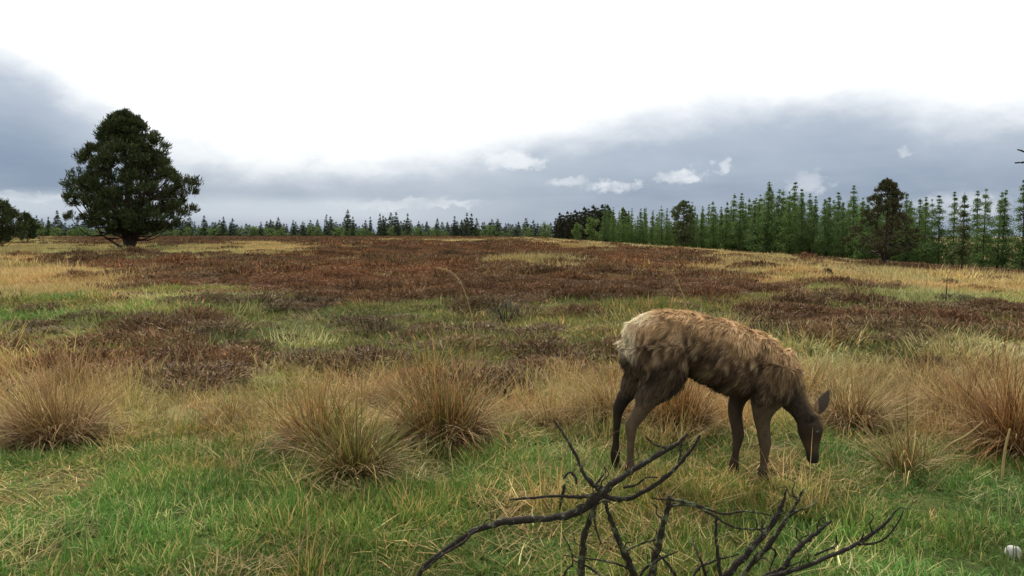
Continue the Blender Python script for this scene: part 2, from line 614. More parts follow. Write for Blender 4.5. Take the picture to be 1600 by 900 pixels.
def proto_heather(seed, n, rad, h, cols, mat, tl=0.10, tw=0.014):
    """a cushion of wiry twigs: forked stems and many short shoots through its volume"""
    rng = np.random.default_rng(seed)
    a = rng.uniform(0, 2 * pi, n)
    r = rad * np.sqrt(rng.random(n))
    lob = 1 + 0.25 * np.sin(2 * a + seed) + 0.18 * np.sin(5 * a + 2 * seed)
    r = r * lob
    prof = h * np.sqrt(np.clip(1 - (r / (rad * 1.35)) ** 2, 0.02, 1)) * (0.75 + 0.5 * vnoise(r * np.cos(a) + 50, r * np.sin(a) + 50, rad * .35, seed))
    zz = prof * (1 - 0.75 * rng.random(n) ** 2.2)
    base = np.stack([r * np.cos(a), r * np.sin(a), zz - tl * .6], 1)
    az = a + rng.normal(0, 1.2, n)
    V, T, C = blades(base, az, tl * rng.uniform(.6, 1.5, n), rng.uniform(0.15, 1.5, n), rng.uniform(-.4, .5, n), tw * rng.uniform(.6, 1.5, n), rnd_col(rng, n, cols, .28), 2, None, rng.uniform(-1.5, 1.5, n))
    return bpy.data.objects.new('cushion', mesh_np('cushion', V, T, C, mat))


def scatter(name, label, cat, protos, pts, rotz, scl, idx, tint, tilt=None):
    c = bpy.data.collections.new(name + '_kinds')          # never linked to the scene
    for k, o in enumerate(protos):
        o.name = 'kind_%02d_%s' % (k, name)
        c.objects.link(o)
    me = bpy.data.meshes.new(name)
    N = len(pts)
    me.vertices.add(N)
    me.vertices.foreach_set('co', np.asarray(pts, np.float32).ravel())
    rot = np.zeros((N, 3), np.float32)
    rot[:, 2] = rotz
    if tilt is not None:
        rot[:, :2] = tilt
    for nm, ty, arr, key in (('rot', 'FLOAT_VECTOR', rot, 'vector'), ('scl', 'FLOAT_VECTOR', scl, 'vector'),
                             ('idx', 'INT', idx, 'value')):
        at = me.attributes.new(nm, ty, 'POINT')
        at.data.foreach_set(key, np.asarray(arr, np.int32 if ty == 'INT' else np.float32).ravel())
    at = me.attributes.new('tint', 'FLOAT_COLOR', 'POINT')
    tc = np.ones((N, 4), np.float32)
    tc[:, :3] = tint
    at.data.foreach_set('color', tc.ravel())
    o = link(name, me, label=label, cat=cat, kind='stuff')
    ng = bpy.data.node_groups.new(name + '_nodes', 'GeometryNodeTree')
    ng.interface.new_socket('Geometry', in_out='INPUT', socket_type='NodeSocketGeometry')
    ng.interface.new_socket('Geometry', in_out='OUTPUT', socket_type='NodeSocketGeometry')
    nd = ng.nodes
    gi, go = nd.new('NodeGroupInput'), nd.new('NodeGroupOutput')
    ip = nd.new('GeometryNodeInstanceOnPoints')
    ci = nd.new('GeometryNodeCollectionInfo')
    ci.inputs['Collection'].default_value = c
    ci.inputs['Separate Children'].default_value = True
    ci.inputs['Reset Children'].default_value = True
    L = ng.links

    def attr(nm, ty):
        a = nd.new('GeometryNodeInputNamedAttribute')
        a.data_type = ty
        a.inputs['Name'].default_value = nm
        return next(s for s in a.outputs if s.enabled and s.name == 'Attribute')
    L.new(gi.outputs[0], ip.inputs['Points'])
    L.new(ci.outputs[0], ip.inputs['Instance'])
    ip.inputs['Pick Instance'].default_value = True
    L.new(attr('idx', 'INT'), ip.inputs['Instance Index'])
    er = nd.new('FunctionNodeEulerToRotation')
    L.new(attr('rot', 'FLOAT_VECTOR'), er.inputs[0])
    L.new(er.outputs[0], ip.inputs['Rotation'])
    L.new(attr('scl', 'FLOAT_VECTOR'), ip.inputs['Scale'])
    L.new(ip.outputs[0], go.inputs[0])
    md = o.modifiers.new('scatter', 'NODES')
    md.node_group = ng
    return o


def fan(dens, d0, d1, amax, rng):
    """points spread evenly over the ground between two distances within a bearing fan"""
    n = int(dens * amax * (d1 * d1 - d0 * d0))
    d = np.sqrt(rng.uniform(d0 * d0, d1 * d1, n))
    a = rng.uniform(-amax, amax, n)
    return a * d, d


GREENS = [(0.070, 0.165, 0.028), (0.052, 0.135, 0.022), (0.095, 0.19, 0.036), (0.135, 0.19, 0.045)]
PALEG = [(0.14, 0.145, 0.048), (0.105, 0.125, 0.042), (0.19, 0.175, 0.07), (0.13, 0.10, 0.045)]
STRAWS = [(0.43, 0.345, 0.15), (0.33, 0.26, 0.105), (0.51, 0.43, 0.205), (0.26, 0.185, 0.078), (0.36, 0.265, 0.12)]
HEATHS = [(0.130, 0.078, 0.045), (0.100, 0.058, 0.034), (0.165, 0.098, 0.055), (0.062, 0.040, 0.025), (0.135, 0.100, 0.050)]

# weights per zone H R S Y G P M L for each cover kind
WT = {
    'heather': np.array([1.0, 1.0, .05, .04, 0, .07, .36, 0]),
    'straw':   np.array([.04, .012, 1.0, .34, .012, .05, .10, .06]),
    'green':   np.array([.02, .00, .10, .45, 1.0, .35, .20, .75]),
    'sward':   np.array([.10, .04, .30, .60, .30, 1.0, .65, .40]),
    'litter':  np.array([.02, .02, .80, .50, .10, .12, .12, .60]),
}


def pick(kind, X, Y, rng, boost=1.0):
    z = zone(X, Y)
    w = WT[kind][z] * boost
    # clustering so that each cover breaks into drifts
    r = np.maximum(np.hypot(X, Y), 1)
    cl = fnoise(X, Y, 0.9, 77, 2) * (r < 14) + fnoise(X, Y, 4.0, 78, 3) * (r >= 14)
    w = w * np.clip(0.25 + 1.6 * cl, 0, 1.4)
    if kind == 'heather':    # the main heather sheet is nearly closed
        w = np.where(z == ZL.index('R'), np.maximum(w, .92), w)
    if kind == 'green':      # thin and bare spots in the near turf
        w = w * np.clip(2.6 * fnoise(X, Y, .42, 71, 2) - .45, .05, 1.2)
    k = rng.random(len(X)) < w
    return k, z


def tints(z, X, Y, rng, table, var=0.14):
    t = np.ones((len(z), 3))
    for ch, c in table.items():
        t[z == ZL.index(ch)] = c
    big = (fnoise(X, Y, 6.0, 91, 3) - .5) * 0.9
    sm = rng.normal(0, var, len(z))
    t = t * np.clip(1 + big + sm, 0.4, 1.7)[:, None]
    r = np.hypot(X, Y)
    t = t * np.where(r < 12, 1 + (fnoise(X, Y, .55, 61, 3) - .5) * 1.1, 1)[:, None]
    hue = (fnoise(X, Y, 3.0, 95, 2) - .5 + (r < 12) * (fnoise(X, Y, .45, 65, 2) - .5) * .8)[:, None]
    return np.clip(t * (1 + hue * np.array([[0.35, -0.10, -0.25]])), 0.05, 3)


def layer(kind, rings, rng, table, z_off=0.0, hvar=0.25):
    """rings: (density, d0, d1, scale xy, scale z, proto indices)"""
    PX, SCL, IDX, TI = [], [], [], []
    for dens, d0, d1, sx, sz, ids in rings:
        X, Y = fan(dens, d0, d1, 1.0 if d1 < 60 else 0.86, rng)
        k, z = pick(kind, X, Y, rng)
        X, Y, z = X[k], Y[k], z[k]
        PX.append(np.stack([X, Y, ground(X, Y) + z_off], 1))
        s = rng.uniform(.7, 1.35, (len(X), 1))
        hz = np.clip(1 + hvar * rng.normal(size=(len(X), 1)), .45, 1.8) * (.45 + 1.15 * fnoise(X, Y, .7, 63, 2))[:, None]
        SCL.append(np.hstack([s * sx, s * sx, s * sz * hz]))
        IDX.append(np.array(ids)[rng.integers(0, len(ids), len(X))])
        TI.append(tints(z, X, Y, rng, table))
    pts = np.concatenate(PX)
    return pts, rng.uniform(0, 2 * pi, len(pts)), np.concatenate(SCL), np.concatenate(IDX), np.concatenate(TI)


def build_cover():
    rng = np.random.default_rng(21)
    # green grass
    pro = [proto_tuft(100 + i, 38, .07, .075, .42, .9, .0055, GREENS, M_GRASS_I, GREENS + [STRAWS[0]]) for i in range(4)]
    pro += [proto_tuft(110 + i, 120, .30, .13, .35, .7, .012, GREENS, M_GRASS_I, GREENS + [STRAWS[0]]) for i in range(3)]
    T = {'Y': (1.35, 1.05, .9), 'P': (1.5, .92, 1.1), 'M': (1.45, .90, 1.1), 'L': (1.1, 1.0, .9), 'S': (1.4, 1.05, .8)}
    a = layer('green', [(330, 1.9, 5.0, 1, 1, [0, 1, 2, 3]), (150, 5.0, 9.0, 1.25, 1.1, [0, 1, 2, 3]), (10, 9, 22, 1, .9, [4, 5, 6]), (1.5, 22, 60, 2.2, 1.0, [4, 5, 6])], rng, T)
    scatter('green_grass', 'fresh green grass covering the near ground', 'grass', pro, *a)
    # short pale sward
    pro = [proto_tuft(120 + i, 60, .12, .07, .5, .8, .006, PALEG, M_GRASS_I, PALEG + [STRAWS[1]]) for i in range(3)]
    pro += [proto_tuft(130 + i, 170, .42, .09, .5, .8, .02, PALEG, M_GRASS_I, PALEG + [STRAWS[1]]) for i in range(3)]
    T = {'H': (.8, .75, .7), 'M': (.75, .8, .7), 'S': (1.3, 1.1, .9), 'Y': (1.2, 1.1, .9), 'G': (.7, .9, .6), 'P': (.98, .98, .85)}
    a = layer('sward', [(110, 1.9, 8, 1, 1, [0, 1, 2]), (16, 8, 24, 1, 1, [3, 4, 5]), (3.0, 24, 70, 2.0, 1.2, [3, 4, 5])], rng, T)
    scatter('pale_green_sward', 'short pale green sward between the heather patches', 'grass', pro, *a)
    # standing dry grass
    pro = [proto_tuft(140 + i, 26, .09, .22, .45, .75, .0046, STRAWS, M_STRAW_I, STRAWS, 4) for i in range(4)]
    pro += [proto_tuft(150 + i, 130, .40, .19, .55, .9, .012, STRAWS, M_STRAW_I, STRAWS, 3) for i in range(3)]
    pro += [proto_tuft(160 + i, 190, .85, .24, .6, .8, .035, STRAWS, M_STRAW_I, STRAWS, 2) for i in range(3)]
    T = {'S': (.90, .88, .82), 'Y': (.8, .9, .75), 'P': (.8, .9, .8), 'G': (.9, .95, .8), 'M': (.8, .8, .7), 'H': (.8, .75, .7), 'R': (.8, .7, .6), 'L': (.95, .95, .85)}
    a = layer('straw', [(75, 1.9, 8, 1, 1, [0, 1, 2, 3]), (9, 8, 28, 1, 1, [4, 5, 6]), (2.2, 28, 110, 1, 1, [7, 8, 9]), (.42, 110, 330, 1.7, 1.1, [7, 8, 9])], rng, T)
    scatter('dry_straw_grass', 'bleached dry grass standing in drifts over the moor', 'grass', pro, *a)
    # lying litter
    pro = [proto_litter(170 + i, 22, .15, .15, .0038, STRAWS, M_STRAW_I) for i in range(4)]
    a = layer('litter', [(48, 1.9, 9, 1, .9, [0, 1, 2, 3]), (8, 9, 16, 1.4, 1.2, [0, 1, 2, 3])], rng, {})
    scatter('dead_grass_litter', 'dead straw lying flat among the green grass', 'grass', pro, *a)
    # heather
    pro = [proto_heather(180 + i, 1000, .34, .19, HEATHS, M_HEATH_I, .055, .011) for i in range(4)]
    pro += [proto_heather(190 + i, 620, .60, .21, HEATHS, M_HEATH_I, .08, .034) for i in range(4)]
    pro += [proto_heather(200 + i, 340, 1.1, .25, HEATHS, M_HEATH_I, .13, .085) for i in range(3)]
    T = {'R': (1.32, 1.13, .95), 'H': (1.2, 1.08, .95), 'M': (1.05, 1.05, .9), 'P': (1.0, 1.0, .9), 'S': (1.2, 1.1, 1.0)}
    a = layer('heather', [(9, 6.6, 22, 1.1, .62, [0, 1, 2, 3]), (3.0, 22, 70, 1, .75, [4, 5, 6, 7]), (.9, 70, 330, 1.1, .85, [8, 9, 10])], rng, T, 0, .35)
    scatter('heather', 'brown winter heather spread in cushions over the moor', 'heather', pro, *a)


build_cover()

# ------------------------------------------------------------------ trees
def tree_thing(name, loc, rz, scale, trunk_me, crown_me, label, group=None, cat='tree', crown='crown'):
    e = link(name, None, loc=loc, label=label, cat=cat, group=group)
    e.rotation_euler = (0, 0, rz)
    e.scale = scale
    link('trunk', trunk_me, e)
    link(crown, crown_me, e)
    return e


def needle_cloud(acc, ctr, out, n, spread, ln, w, cols, rng, flat=1.0):
    """n pointed sprigs starting around ctr rows and pointing along out with scatter"""
    m = len(ctr)
    i = rng.integers(0, m, n)
    b = ctr[i] + rng.normal(0, 1, (n, 3)) * spread * np.array([1, 1, flat])
    d = out[i] + rng.normal(0, .55, (n, 3))
    d /= np.linalg.norm(d, axis=1)[:, None] + 1e-9
    s = np.cross(d, rng.normal(size=(n, 3)))
    s /= np.linalg.norm(s, axis=1)[:, None] + 1e-9
    L = (ln * rng.uniform(.6, 1.4, n))[:, None]
    W = (w * rng.uniform(.6, 1.4, n))[:, None]
    V = np.stack([b - s * W * .35, b + s * W * .35, b + d * L * .6 + s * W * .5, b + d * L, b + d * L * .6 - s * W * .5], 1)
    T = np.array([(0, 1, 2), (0, 2, 4), (4, 2, 3)])
    T = (T[None] + (np.arange(n) * 5)[:, None, None]).reshape(-1, 3)
    C = np.repeat(rnd_col(rng, n, cols, .25), 5, 0)
    acc.add(V.reshape(-1, 3), T, C)


PINE_C = [(0.036, 0.052, 0.019), (0.026, 0.039, 0.015), (0.047, 0.062, 0.021), (0.058, 0.066, 0.024)]
PINE_B = [(0.075, 0.070, 0.034), (0.055, 0.056, 0.028), (0.092, 0.078, 0.042)]


def lobed_pine(seed, H, prof, nl, lobe, per, cols, stems, low=None, ln=.30, w=.055, squash=.75):
    """many-lobed pine: stems from the base, limbs to each lobe, tufted lobes. prof: (height fraction, left radius, right radius)"""
    rng = np.random.default_rng(seed)
    tr, cr = Acc(), Acc()
    pf = np.array(prof, float)
    stem_pts = []
    for (dx, dy, top, r0) in stems:
        c = [(0, 0, -.15), (dx * .35, dy * .35, top * .22), (dx * .8, dy * .8, top * .55), (dx, dy, top)]
        p = spline(c, 12)
        rad = r0 * (1 - .85 * np.linspace(0, 1, 12))
        rad[0] *= 1.35
        V, T = tube(p, rad, 8, .05, rng)
        tr.add(V, T, (.05, .04, .03))
        stem_pts.append(p)
    SPt = np.concatenate(stem_pts)
    for i in range(nl):
        hf = pf[0, 0] + (pf[-1, 0] - pf[0, 0]) * (i + rng.random()) / nl
        th = rng.uniform(0, 2 * pi)
        R = np.interp(hf, pf[:, 0], pf[:, 1]) if math.cos(th) < 0 else np.interp(hf, pf[:, 0], pf[:, 2])
        rr = max(0.0, R - lobe * .75) * math.sqrt(rng.uniform(.08, 1.0))
        lr = lobe * rng.uniform(.75, 1.3) * (0.8 if hf > .85 else 1)
        c = np.array([rr * math.cos(th), rr * math.sin(th), hf * H])
        # limb
        d = np.linalg.norm((SPt - c) * np.array([1, 1, .7]), axis=1) + np.where(SPt[:, 2] > c[2] - .25 * rr, 9, 0) + np.where(SPt[:, 2] < .5, 4, 0)
        s = SPt[np.argmin(d)]
        mid = (s + c) / 2 + np.array([0, 0, -.12 * np.linalg.norm(c - s)]) + rng.normal(0, .1, 3)
        p = spline([s, mid, c], 7)
        r0 = .02 + .016 * np.linalg.norm(c - s)
        V, T = tube(p, np.linspace(r0, .015, 7), 5, .05, rng)
        tr.add(V, T, (.05, .04, .03))
        # tufts over the lobe, fuller on its upper and outer side; a few sub-clumps make it knobbly
        k = rng.integers(5, 9)
        dirs = rng.normal(size=(k, 3))
        dirs[:, 2] = np.abs(dirs[:, 2]) * .9 - .25
        dirs[:, :2] += c[:2] / (np.linalg.norm(c[:2]) + 1e-6) * .5
        dirs /= np.linalg.norm(dirs, axis=1)[:, None]
        sub = c + dirs * lr * np.array([1, 1, squash]) * rng.uniform(.55, 1.0, (k, 1))
        outd = dirs * .8 + np.array([0, 0, .85])
        needle_cloud(cr, sub, outd, per, lr * .23, ln, w, cols, rng, .8)
    return tr.mesh('trunk', M_BARK, True), cr.mesh('crown', M_NEEDLE)


def larch(seed, H, R, n_wh, cols, mat, crown_base=.12, droop=.28, tw=.5, dens=1.0, up=0.0):
    rng = np.random.default_rng(seed)
    tr, cr = Acc(), Acc()
    lean = rng.normal(0, .02, 2) * H
    zz = np.linspace(-.3, H, 10)
    f = np.clip(zz / H, 0, 1)
    p = np.stack([lean[0] * f ** 2, lean[1] * f ** 2, zz], 1)
    V, T = tube(p, .018 * H * (1 - .93 * f) * .75 + .01, 7, .03, rng)
    tr.add(V, T, (.05, .04, .03))
    for i in range(n_wh):
        t = min(.985, (i + rng.normal(.4, .6)) / n_wh)
        t = max(0.0, t)
        h = crown_base + (1 - crown_base) * t
        rad = R * ((1 - t) ** .85 * (.62 + .38 * min(1, t / .25)) + .02) * rng.uniform(.7, 1.15)
        nb = rng.integers(4, 7) if t > .2 else rng.integers(3, 6)
        for b in range(nb):
            th = rng.uniform(0, 2 * pi)
            L = rad * rng.uniform(.45, 1.2)
            dr = droop * rng.uniform(.2, 1.7)
            c0 = np.array([lean[0] * h * h, lean[1] * h * h, h * H])
            d = np.array([math.cos(th), math.sin(th), 0])
            pts = spline([c0, c0 + d * L * .5 + np.array([0, 0, (up - dr * .35) * L]), c0 + d * L + np.array([0, 0, (up - dr) * L + .12 * L])], 6)
            V, T = tube(pts, np.linspace(.028, .008, 6) * (H / 12), 3, 0, rng)
            tr.add(V, T, (.05, .04, .03))
            n = int((18 + 44 * L / R) * dens)
            q = spline(pts, 9)[2:]
            outd = np.tile(d * .55 + np.array([0, 0, -.45]), (len(q), 1))
            needle_cloud(cr, q, outd, n, .26 * tw * L + .06, .44 * tw * H / 12 * (1 - .45 * t), .13 * H / 12 * (1 - .5 * t), cols, rng, .8)
    return tr.mesh('trunk', M_LBARK, True), cr.mesh('crown', mat)


def spruce(seed, H, R, cols, n_wh=16, dens=1.0):
    rng = np.random.default_rng(seed)
    tr, cr = Acc(), Acc()
    p = np.stack([np.zeros(6), np.zeros(6), np.linspace(-.3, H * .97, 6)], 1)
    V, T = tube(p, np.linspace(.016 * H, .01, 6), 6, 0, rng)
    tr.add(V, T, (.05, .04, .03))
    for i in range(n_wh):
        t = (i + rng.random() * .7) / n_wh
        h = .05 + .93 * t
        rad = R * ((1 - t) ** .85 + .04) * rng.uniform(.7, 1.2)
        nb = rng.integers(5, 8)
        for th in rng.uniform(0, 2 * pi, nb):
            L = rad * rng.uniform(.6, 1.1)
            d = np.array([math.cos(th), math.sin(th), 0])
            c0 = np.array([0, 0, h * H])
            q = np.array([c0 + d * L * f + np.array([0, 0, -.3 * L * f]) for f in (.35, .6, .8, .97)])
            needle_cloud(cr, q, np.tile(d * .7 + np.array([0, 0, -.25]), (4, 1)), int(16 * dens), .14 * L + .05, .065 * H * (1 - .6 * t), .032 * H * (1 - .65 * t), cols, rng, .7)
    needle_cloud(cr, np.array([[0, 0, H * .94]]), np.array([[0, 0, 1.6]]), 10, .05, .05 * H, .012 * H, cols, rng)
    return tr.mesh('trunk', M_LBARK, True), cr.mesh('crown', M_NEEDLE)


def leafy(seed, H, R, cols, nlobes=14, per=90, base=.18):
    rng = np.random.default_rng(seed)
    tr, cr = Acc(), Acc()
    p = np.stack([rng.normal(0, .03, 6) * H * np.linspace(0, 1, 6), rng.normal(0, .03, 6) * H * np.linspace(0, 1, 6), np.linspace(-.2, H * .8, 6)], 1)
    V, T = tube(p, np.linspace(.02 * H, .006 * H, 6), 6, 0, rng)
    tr.add(V, T, (.05, .04, .03))
    for i in range(nlobes):
        t = (i + rng.random()) / nlobes
        h = base + (1 - base) * t
        rad = R * math.sin(pi * min(.97, .22 + .72 * t)) ** .7
        th = rng.uniform(0, 2 * pi)
        rr = rad * math.sqrt(rng.uniform(.05, .8))
        c = np.array([rr * math.cos(th), rr * math.sin(th), min(h, .93) * H])
        s = p[min(5, int(h * 5))]
        V, T = tube(spline([s, (s + c) / 2 + np.array([0, 0, -.04 * H]), c], 5), np.linspace(.007 * H, .003 * H, 5), 4, 0, rng)
        tr.add(V, T, (.05, .04, .03))
        k = 6
        dirs = rng.normal(size=(k, 3))
        dirs /= np.linalg.norm(dirs, axis=1)[:, None]
        sub = c + dirs * R * .30
        needle_cloud(cr, sub, dirs * .5 + np.array([0, 0, .3]), per, R * .13, .055 * H, .035 * H, cols, rng)
    return tr.mesh('trunk', M_LBARK, True), cr.mesh('crown', M_LEAF)


def at_bearing(u, Y):
    X = (u - 800) / FPX * Y / CP * 1.0
    return X, Y, float(ground(X, Y))


LARCH_C = [(0.110, 0.180, 0.044), (0.085, 0.150, 0.038), (0.14, 0.21, 0.056), (0.062, 0.108, 0.032)]
LARCH_D = [(0.080, 0.135, 0.040), (0.058, 0.104, 0.034), (0.105, 0.165, 0.047)]
SPRUCE_C = [(0.052, 0.074, 0.042), (0.066, 0.088, 0.048), (0.042, 0.060, 0.038)]
SPRUCE_B = [(0.045, 0.050, 0.028), (0.035, 0.042, 0.024), (0.055, 0.056, 0.032)]
LEAF_C = [(0.10, 0.155, 0.04), (0.08, 0.13, 0.035), (0.13, 0.18, 0.055)]


def build_trees():
    rng = np.random.default_rng(5)
    # --- the solitary pine on the left
    k = 62 / FPX
    prof = [(.14, 2.0, 1.8), (.19, 4.2, 4.0), (.26, 4.8, 4.9), (.36, 4.75, 5.5), (.46, 4.8, 5.7), (.56, 4.5, 5.1), (.66, 3.7, 4.2), (.74, 2.8, 3.3),
            (.82, 2.1, 2.6), (.90, 1.7, 2.0), (.96, 1.2, 1.2), (.985, .5, .5)]
    tm, cm = lobed_pine(31, 11.0, prof, 300, .62, 225, PINE_C,
                        [(-.2, .2, 10.3, .36), (1.4, .3, 7.6, .22), (-1.5, -.3, 7.2, .20), (.5, 1.3, 7.5, .2), (-.7, -1.2, 6.6, .16), (2.2, -.6, 5.6, .15), (-2.9, .2, 2.6, .12)])
    x, y, z = at_bearing(205, 62)
    tree_thing('pine_tree', (x, y, z), 0, (1, 1, 1), tm, cm, 'large solitary dark pine with rounded lobed crown on the left of the moor', cat='tree')
    # --- pine cut by the left edge and the small one beside it
    prof2 = [(.05, 2.0, 1.4), (.2, 4.2, 3.6), (.4, 4.2, 3.9), (.6, 3.5, 3.0), (.8, 2.2, 1.8), (.97, .6, .5)]
    tm, cm = lobed_pine(32, 5.6, prof2, 130, .6, 170, PINE_C, [(0, 0, 5.0, .22), (1.0, .3, 4, .14), (-1.2, .3, 3.8, .14)])
    x, y, z = at_bearing(-24, 75)
    tree_thing('pine_tree', (x, y, z), 0, (1.05, 1.05, 1.05), tm, cm, 'dark bushy pine cut off by the left edge of the picture', cat='tree')
    tm, cm = lobed_pine(33, 3.6, [(.2, .8, .8), (.45, 1.5, 1.4), (.75, 1.1, 1.1), (.96, .4, .4)], 40, .42, 130, PINE_C, [(0, 0, 3.2, .1)])
    x, y, z = at_bearing(46, 92)
    tree_thing('pine_tree', (x, y, z), 0, (1, 1, 1), tm, cm, 'small pine beside the bushy pine at the left edge', cat='tree')
    # --- the brown-green pine standing before the plantation
    prof3 = [(.13, .8, .8), (.2, 3.1, 3.0), (.3, 3.9, 3.6), (.42, 3.4, 3.2), (.55, 2.4, 2.3), (.68, 2.0, 2.0), (.8, 1.6, 1.7), (.9, 1.1, 1.2), (.985, .4, .4)]
    tm, cm = lobed_pine(34, 8.2, prof3, 100, .46, 150, PINE_B + PINE_C[2:], [(.1, 0, 7.9, .20), (.8, .2, 6.4, .11), (-.9, .1, 6.0, .11)], ln=.22, w=.07)
    x, y, z = at_bearing(1381, 74)
    tree_thing('pine_tree', (x, y, z), 0, (1, 1, 1), tm, cm, 'broad brownish pine standing in front of the larch plantation', cat='tree')
    # --- dark pine in the plantation edge
    tm, cm = lobed_pine(35, 10.6, [(.06, 1.2, 1.2), (.25, 2.8, 2.9), (.5, 2.9, 2.9), (.7, 2.6, 2.3), (.88, 2.5, 1.9), (.98, .8, .8)], 80, .7, 130, PINE_B + LARCH_D, [(0, 0, 10.6, .24)], ln=.32, w=.11)
    x, y, z = at_bearing(1067, 172)
    tree_thing('pine_tree', (x, y, z), 0, (1, 1, 1), tm, cm, 'dark flat-topped pine at the edge of the green plantation', cat='tree')
    # --- slim conifer in front of the gap near the right edge
    tm, cm = larch(36, 7.6, 1.15, 26, PINE_B + LARCH_D, M_LARCH, .16, .2, .6, 1.1, .1)
    x, y, z = at_bearing(1502, 70)
    tree_thing('larch_tree', (x, y, z), .6, (1, 1, 1), tm, cm, 'slim dark conifer standing forward of the plantation near the right edge', cat='tree')

    # --- larch plantation
    KIND = [larch(40 + i, 12.0, rr, 30, LARCH_C if i % 2 else LARCH_D, M_LARCH, cb, .30, .55, 1.0) for i, (rr, cb) in
            enumerate([(2.8, .05), (3.2, .08), (2.5, .12), (3.3, .04), (2.9, .14), (2.7, .08)])]
    us = np.array([940, 1050, 1130, 1200, 1330, 1450, 1600, 1800])
    ys = np.array([215, 190, 170, 152, 131, 116, 104, 92])
    tops = np.array([333, 334, 318, 302, 310, 311, 287, 280])       # rows of the tree tops in the frame
    right_end = []
    for row in range(6):
        u = 944.0 + row * 5
        while u < 1690:
            Y = float(np.interp(u, us, ys)) + row * 4.2 + rng.normal(0, .6)
            ok = True
            if row >= 2 and u > 1440:
                ok = False
            if row == 1 and u > 1440:
                ok = rng.random() < .75
            if 1478 < u < 1522 and row < 2:
                ok = rng.random() < .25
            if ok:
                x, y, z = at_bearing(u, Y)
                tv = float(np.interp(u, us, tops)) + rng.normal(0, 8) - 3 + row * 4
                Ht = CAM_H + (365 - tv) / FPX * Y * 1.004 - z
                s = Ht / 12.0
                k = rng.integers(0, len(KIND))
                wd = s * rng.uniform(.8, 1.1)
                if u < 1060:
                    lab, grp = 'pale green larch in the far stretch of the plantation beside the dark spruces', 'larches in the far stretch of the plantation'
                elif u < 1440:
                    lab, grp = 'green larch in the dense middle stretch of the right-hand plantation', 'larches in the dense middle of the plantation'
                else:
                    lab, grp = 'tall thin larch with sky showing through, at the right end of the plantation', 'larches at the right end of the plantation'
                tt = tree_thing('larch_tree', (x, y, z), rng.uniform(0, 6.28), (wd, wd, s), *KIND[k], lab, grp)
                if 1440 <= u < 1602:
                    right_end.append((u, tt))
            u += FPX / Y * rng.uniform(1.7, 3.3)
    nth = ['first', 'second', 'third', 'fourth', 'fifth', 'sixth', 'seventh', 'eighth', 'ninth', 'tenth', 'eleventh', 'twelfth', 'thirteenth', 'fourteenth', 'fifteenth', 'sixteenth', 'seventeenth', 'eighteenth']
    for k, (u, tt) in enumerate(sorted(right_end, key=lambda a: -a[0])[:18]):
        tt['label'] = 'tall thin larch at the open right end of the plantation, %s from the right edge' % nth[k]
    # low growth behind the open right end
    UB = [leafy(75 + i, 3.4, 2.0, LARCH_D, 10, 70, .02) for i in range(2)]
    for u in np.concatenate([np.arange(990, 1405, 13.0), np.arange(1405, 1700, 9.0)]):
        Y = float(np.interp(u, us, ys)) + 14 + rng.uniform(-2, 5)
        x, y, z = at_bearing(u + rng.normal(0, 3), Y)
        w = rng.uniform(.8, 1.3)
        tree_thing('leafy_shrub', (x, y, z), rng.uniform(0, 6), (w, w, w * rng.uniform(.7, 1.3)), *UB[rng.integers(0, 2)], 'low dark green shrub among the trunks at the back of the plantation', 'shrubs at the back of the plantation', cat='shrub')
    # --- dark spruce block at the head of the plantation
    SPB = [spruce(60 + i, 12.0, 3.0, SPRUCE_B, 20, 1.3) for i in range(3)]
    for u0, tv in [(868, 338), (874, 330), (880, 333), (886, 329), (892, 331), (898, 325), (905, 328), (912, 322), (919, 325), (926, 319), (933, 322), (940, 318), (948, 318), (954, 326), (972, 322), (978, 330)]:
        for row in range(2):
            Y = 228 + row * 6 + rng.normal(0, 1)
            u = u0 + row * 3
            x, y, z = at_bearing(u, Y)
            s = (CAM_H + (365 - tv - row * 3 - rng.uniform(0, 3)) / FPX * Y - z) / 12.0
            tree_thing('spruce_tree', (x, y, z), rng.uniform(0, 6.28), (s, s, s), *SPB[rng.integers(0, 3)], 'dark brown-green spruce in the tall block at the head of the plantation', 'dark spruces at the head of the plantation')
    # --- two fresh green trees before the block
    lt = leafy(70, 8, 2.4, LEAF_C, 16, 110, .12)
    for u, Y, tv, w, lab in [(925, 205, 341, .95, 'fresh green leafy tree standing before the dark spruce block'), (901, 212, 350, .9, 'smaller pale green tree left of the fresh green one before the spruces')]:
        x, y, z = at_bearing(u, Y)
        s = (CAM_H + (365 - tv) / FPX * Y - z) / 8.0
        tree_thing('leafy_tree', (x, y, z), u, (s * w, s * w, s), *lt, lab)
    # --- distant tree line
    SPF = [spruce(80 + i, 12.0, r, SPRUCE_C, 15, 1.2) for i, r in enumerate([2.8, 2.3, 3.2, 2.6])]
    LTF = [leafy(90 + i, 6, 2.6, LEAF_C if i else LARCH_C, 12, 80, .05) for i in range(3)]
    peaks = [(545, 327), (512, 334), (518, 337), (498, 342), (595, 333), (612, 331), (620, 331), (638, 333), (684, 340), (711, 337), (730, 332), (737, 333), (745, 340),
             (778, 341), (810, 345), (437, 338), (460, 343), (366, 340), (352, 338), (540, 340), (553, 338), (580, 338), (600, 336), (604, 339), (655, 345), (668, 345),
             (700, 346), (722, 342), (757, 346), (766, 348), (790, 348), (798, 350), (820, 352), (94, 328), (80, 338), (62, 336), (70, 340), (48, 332), (322, 336), (300, 338), (410, 346), (425, 345), (475, 345)]
    lab_s = 'small dark spruce in the distant tree line across the moor'
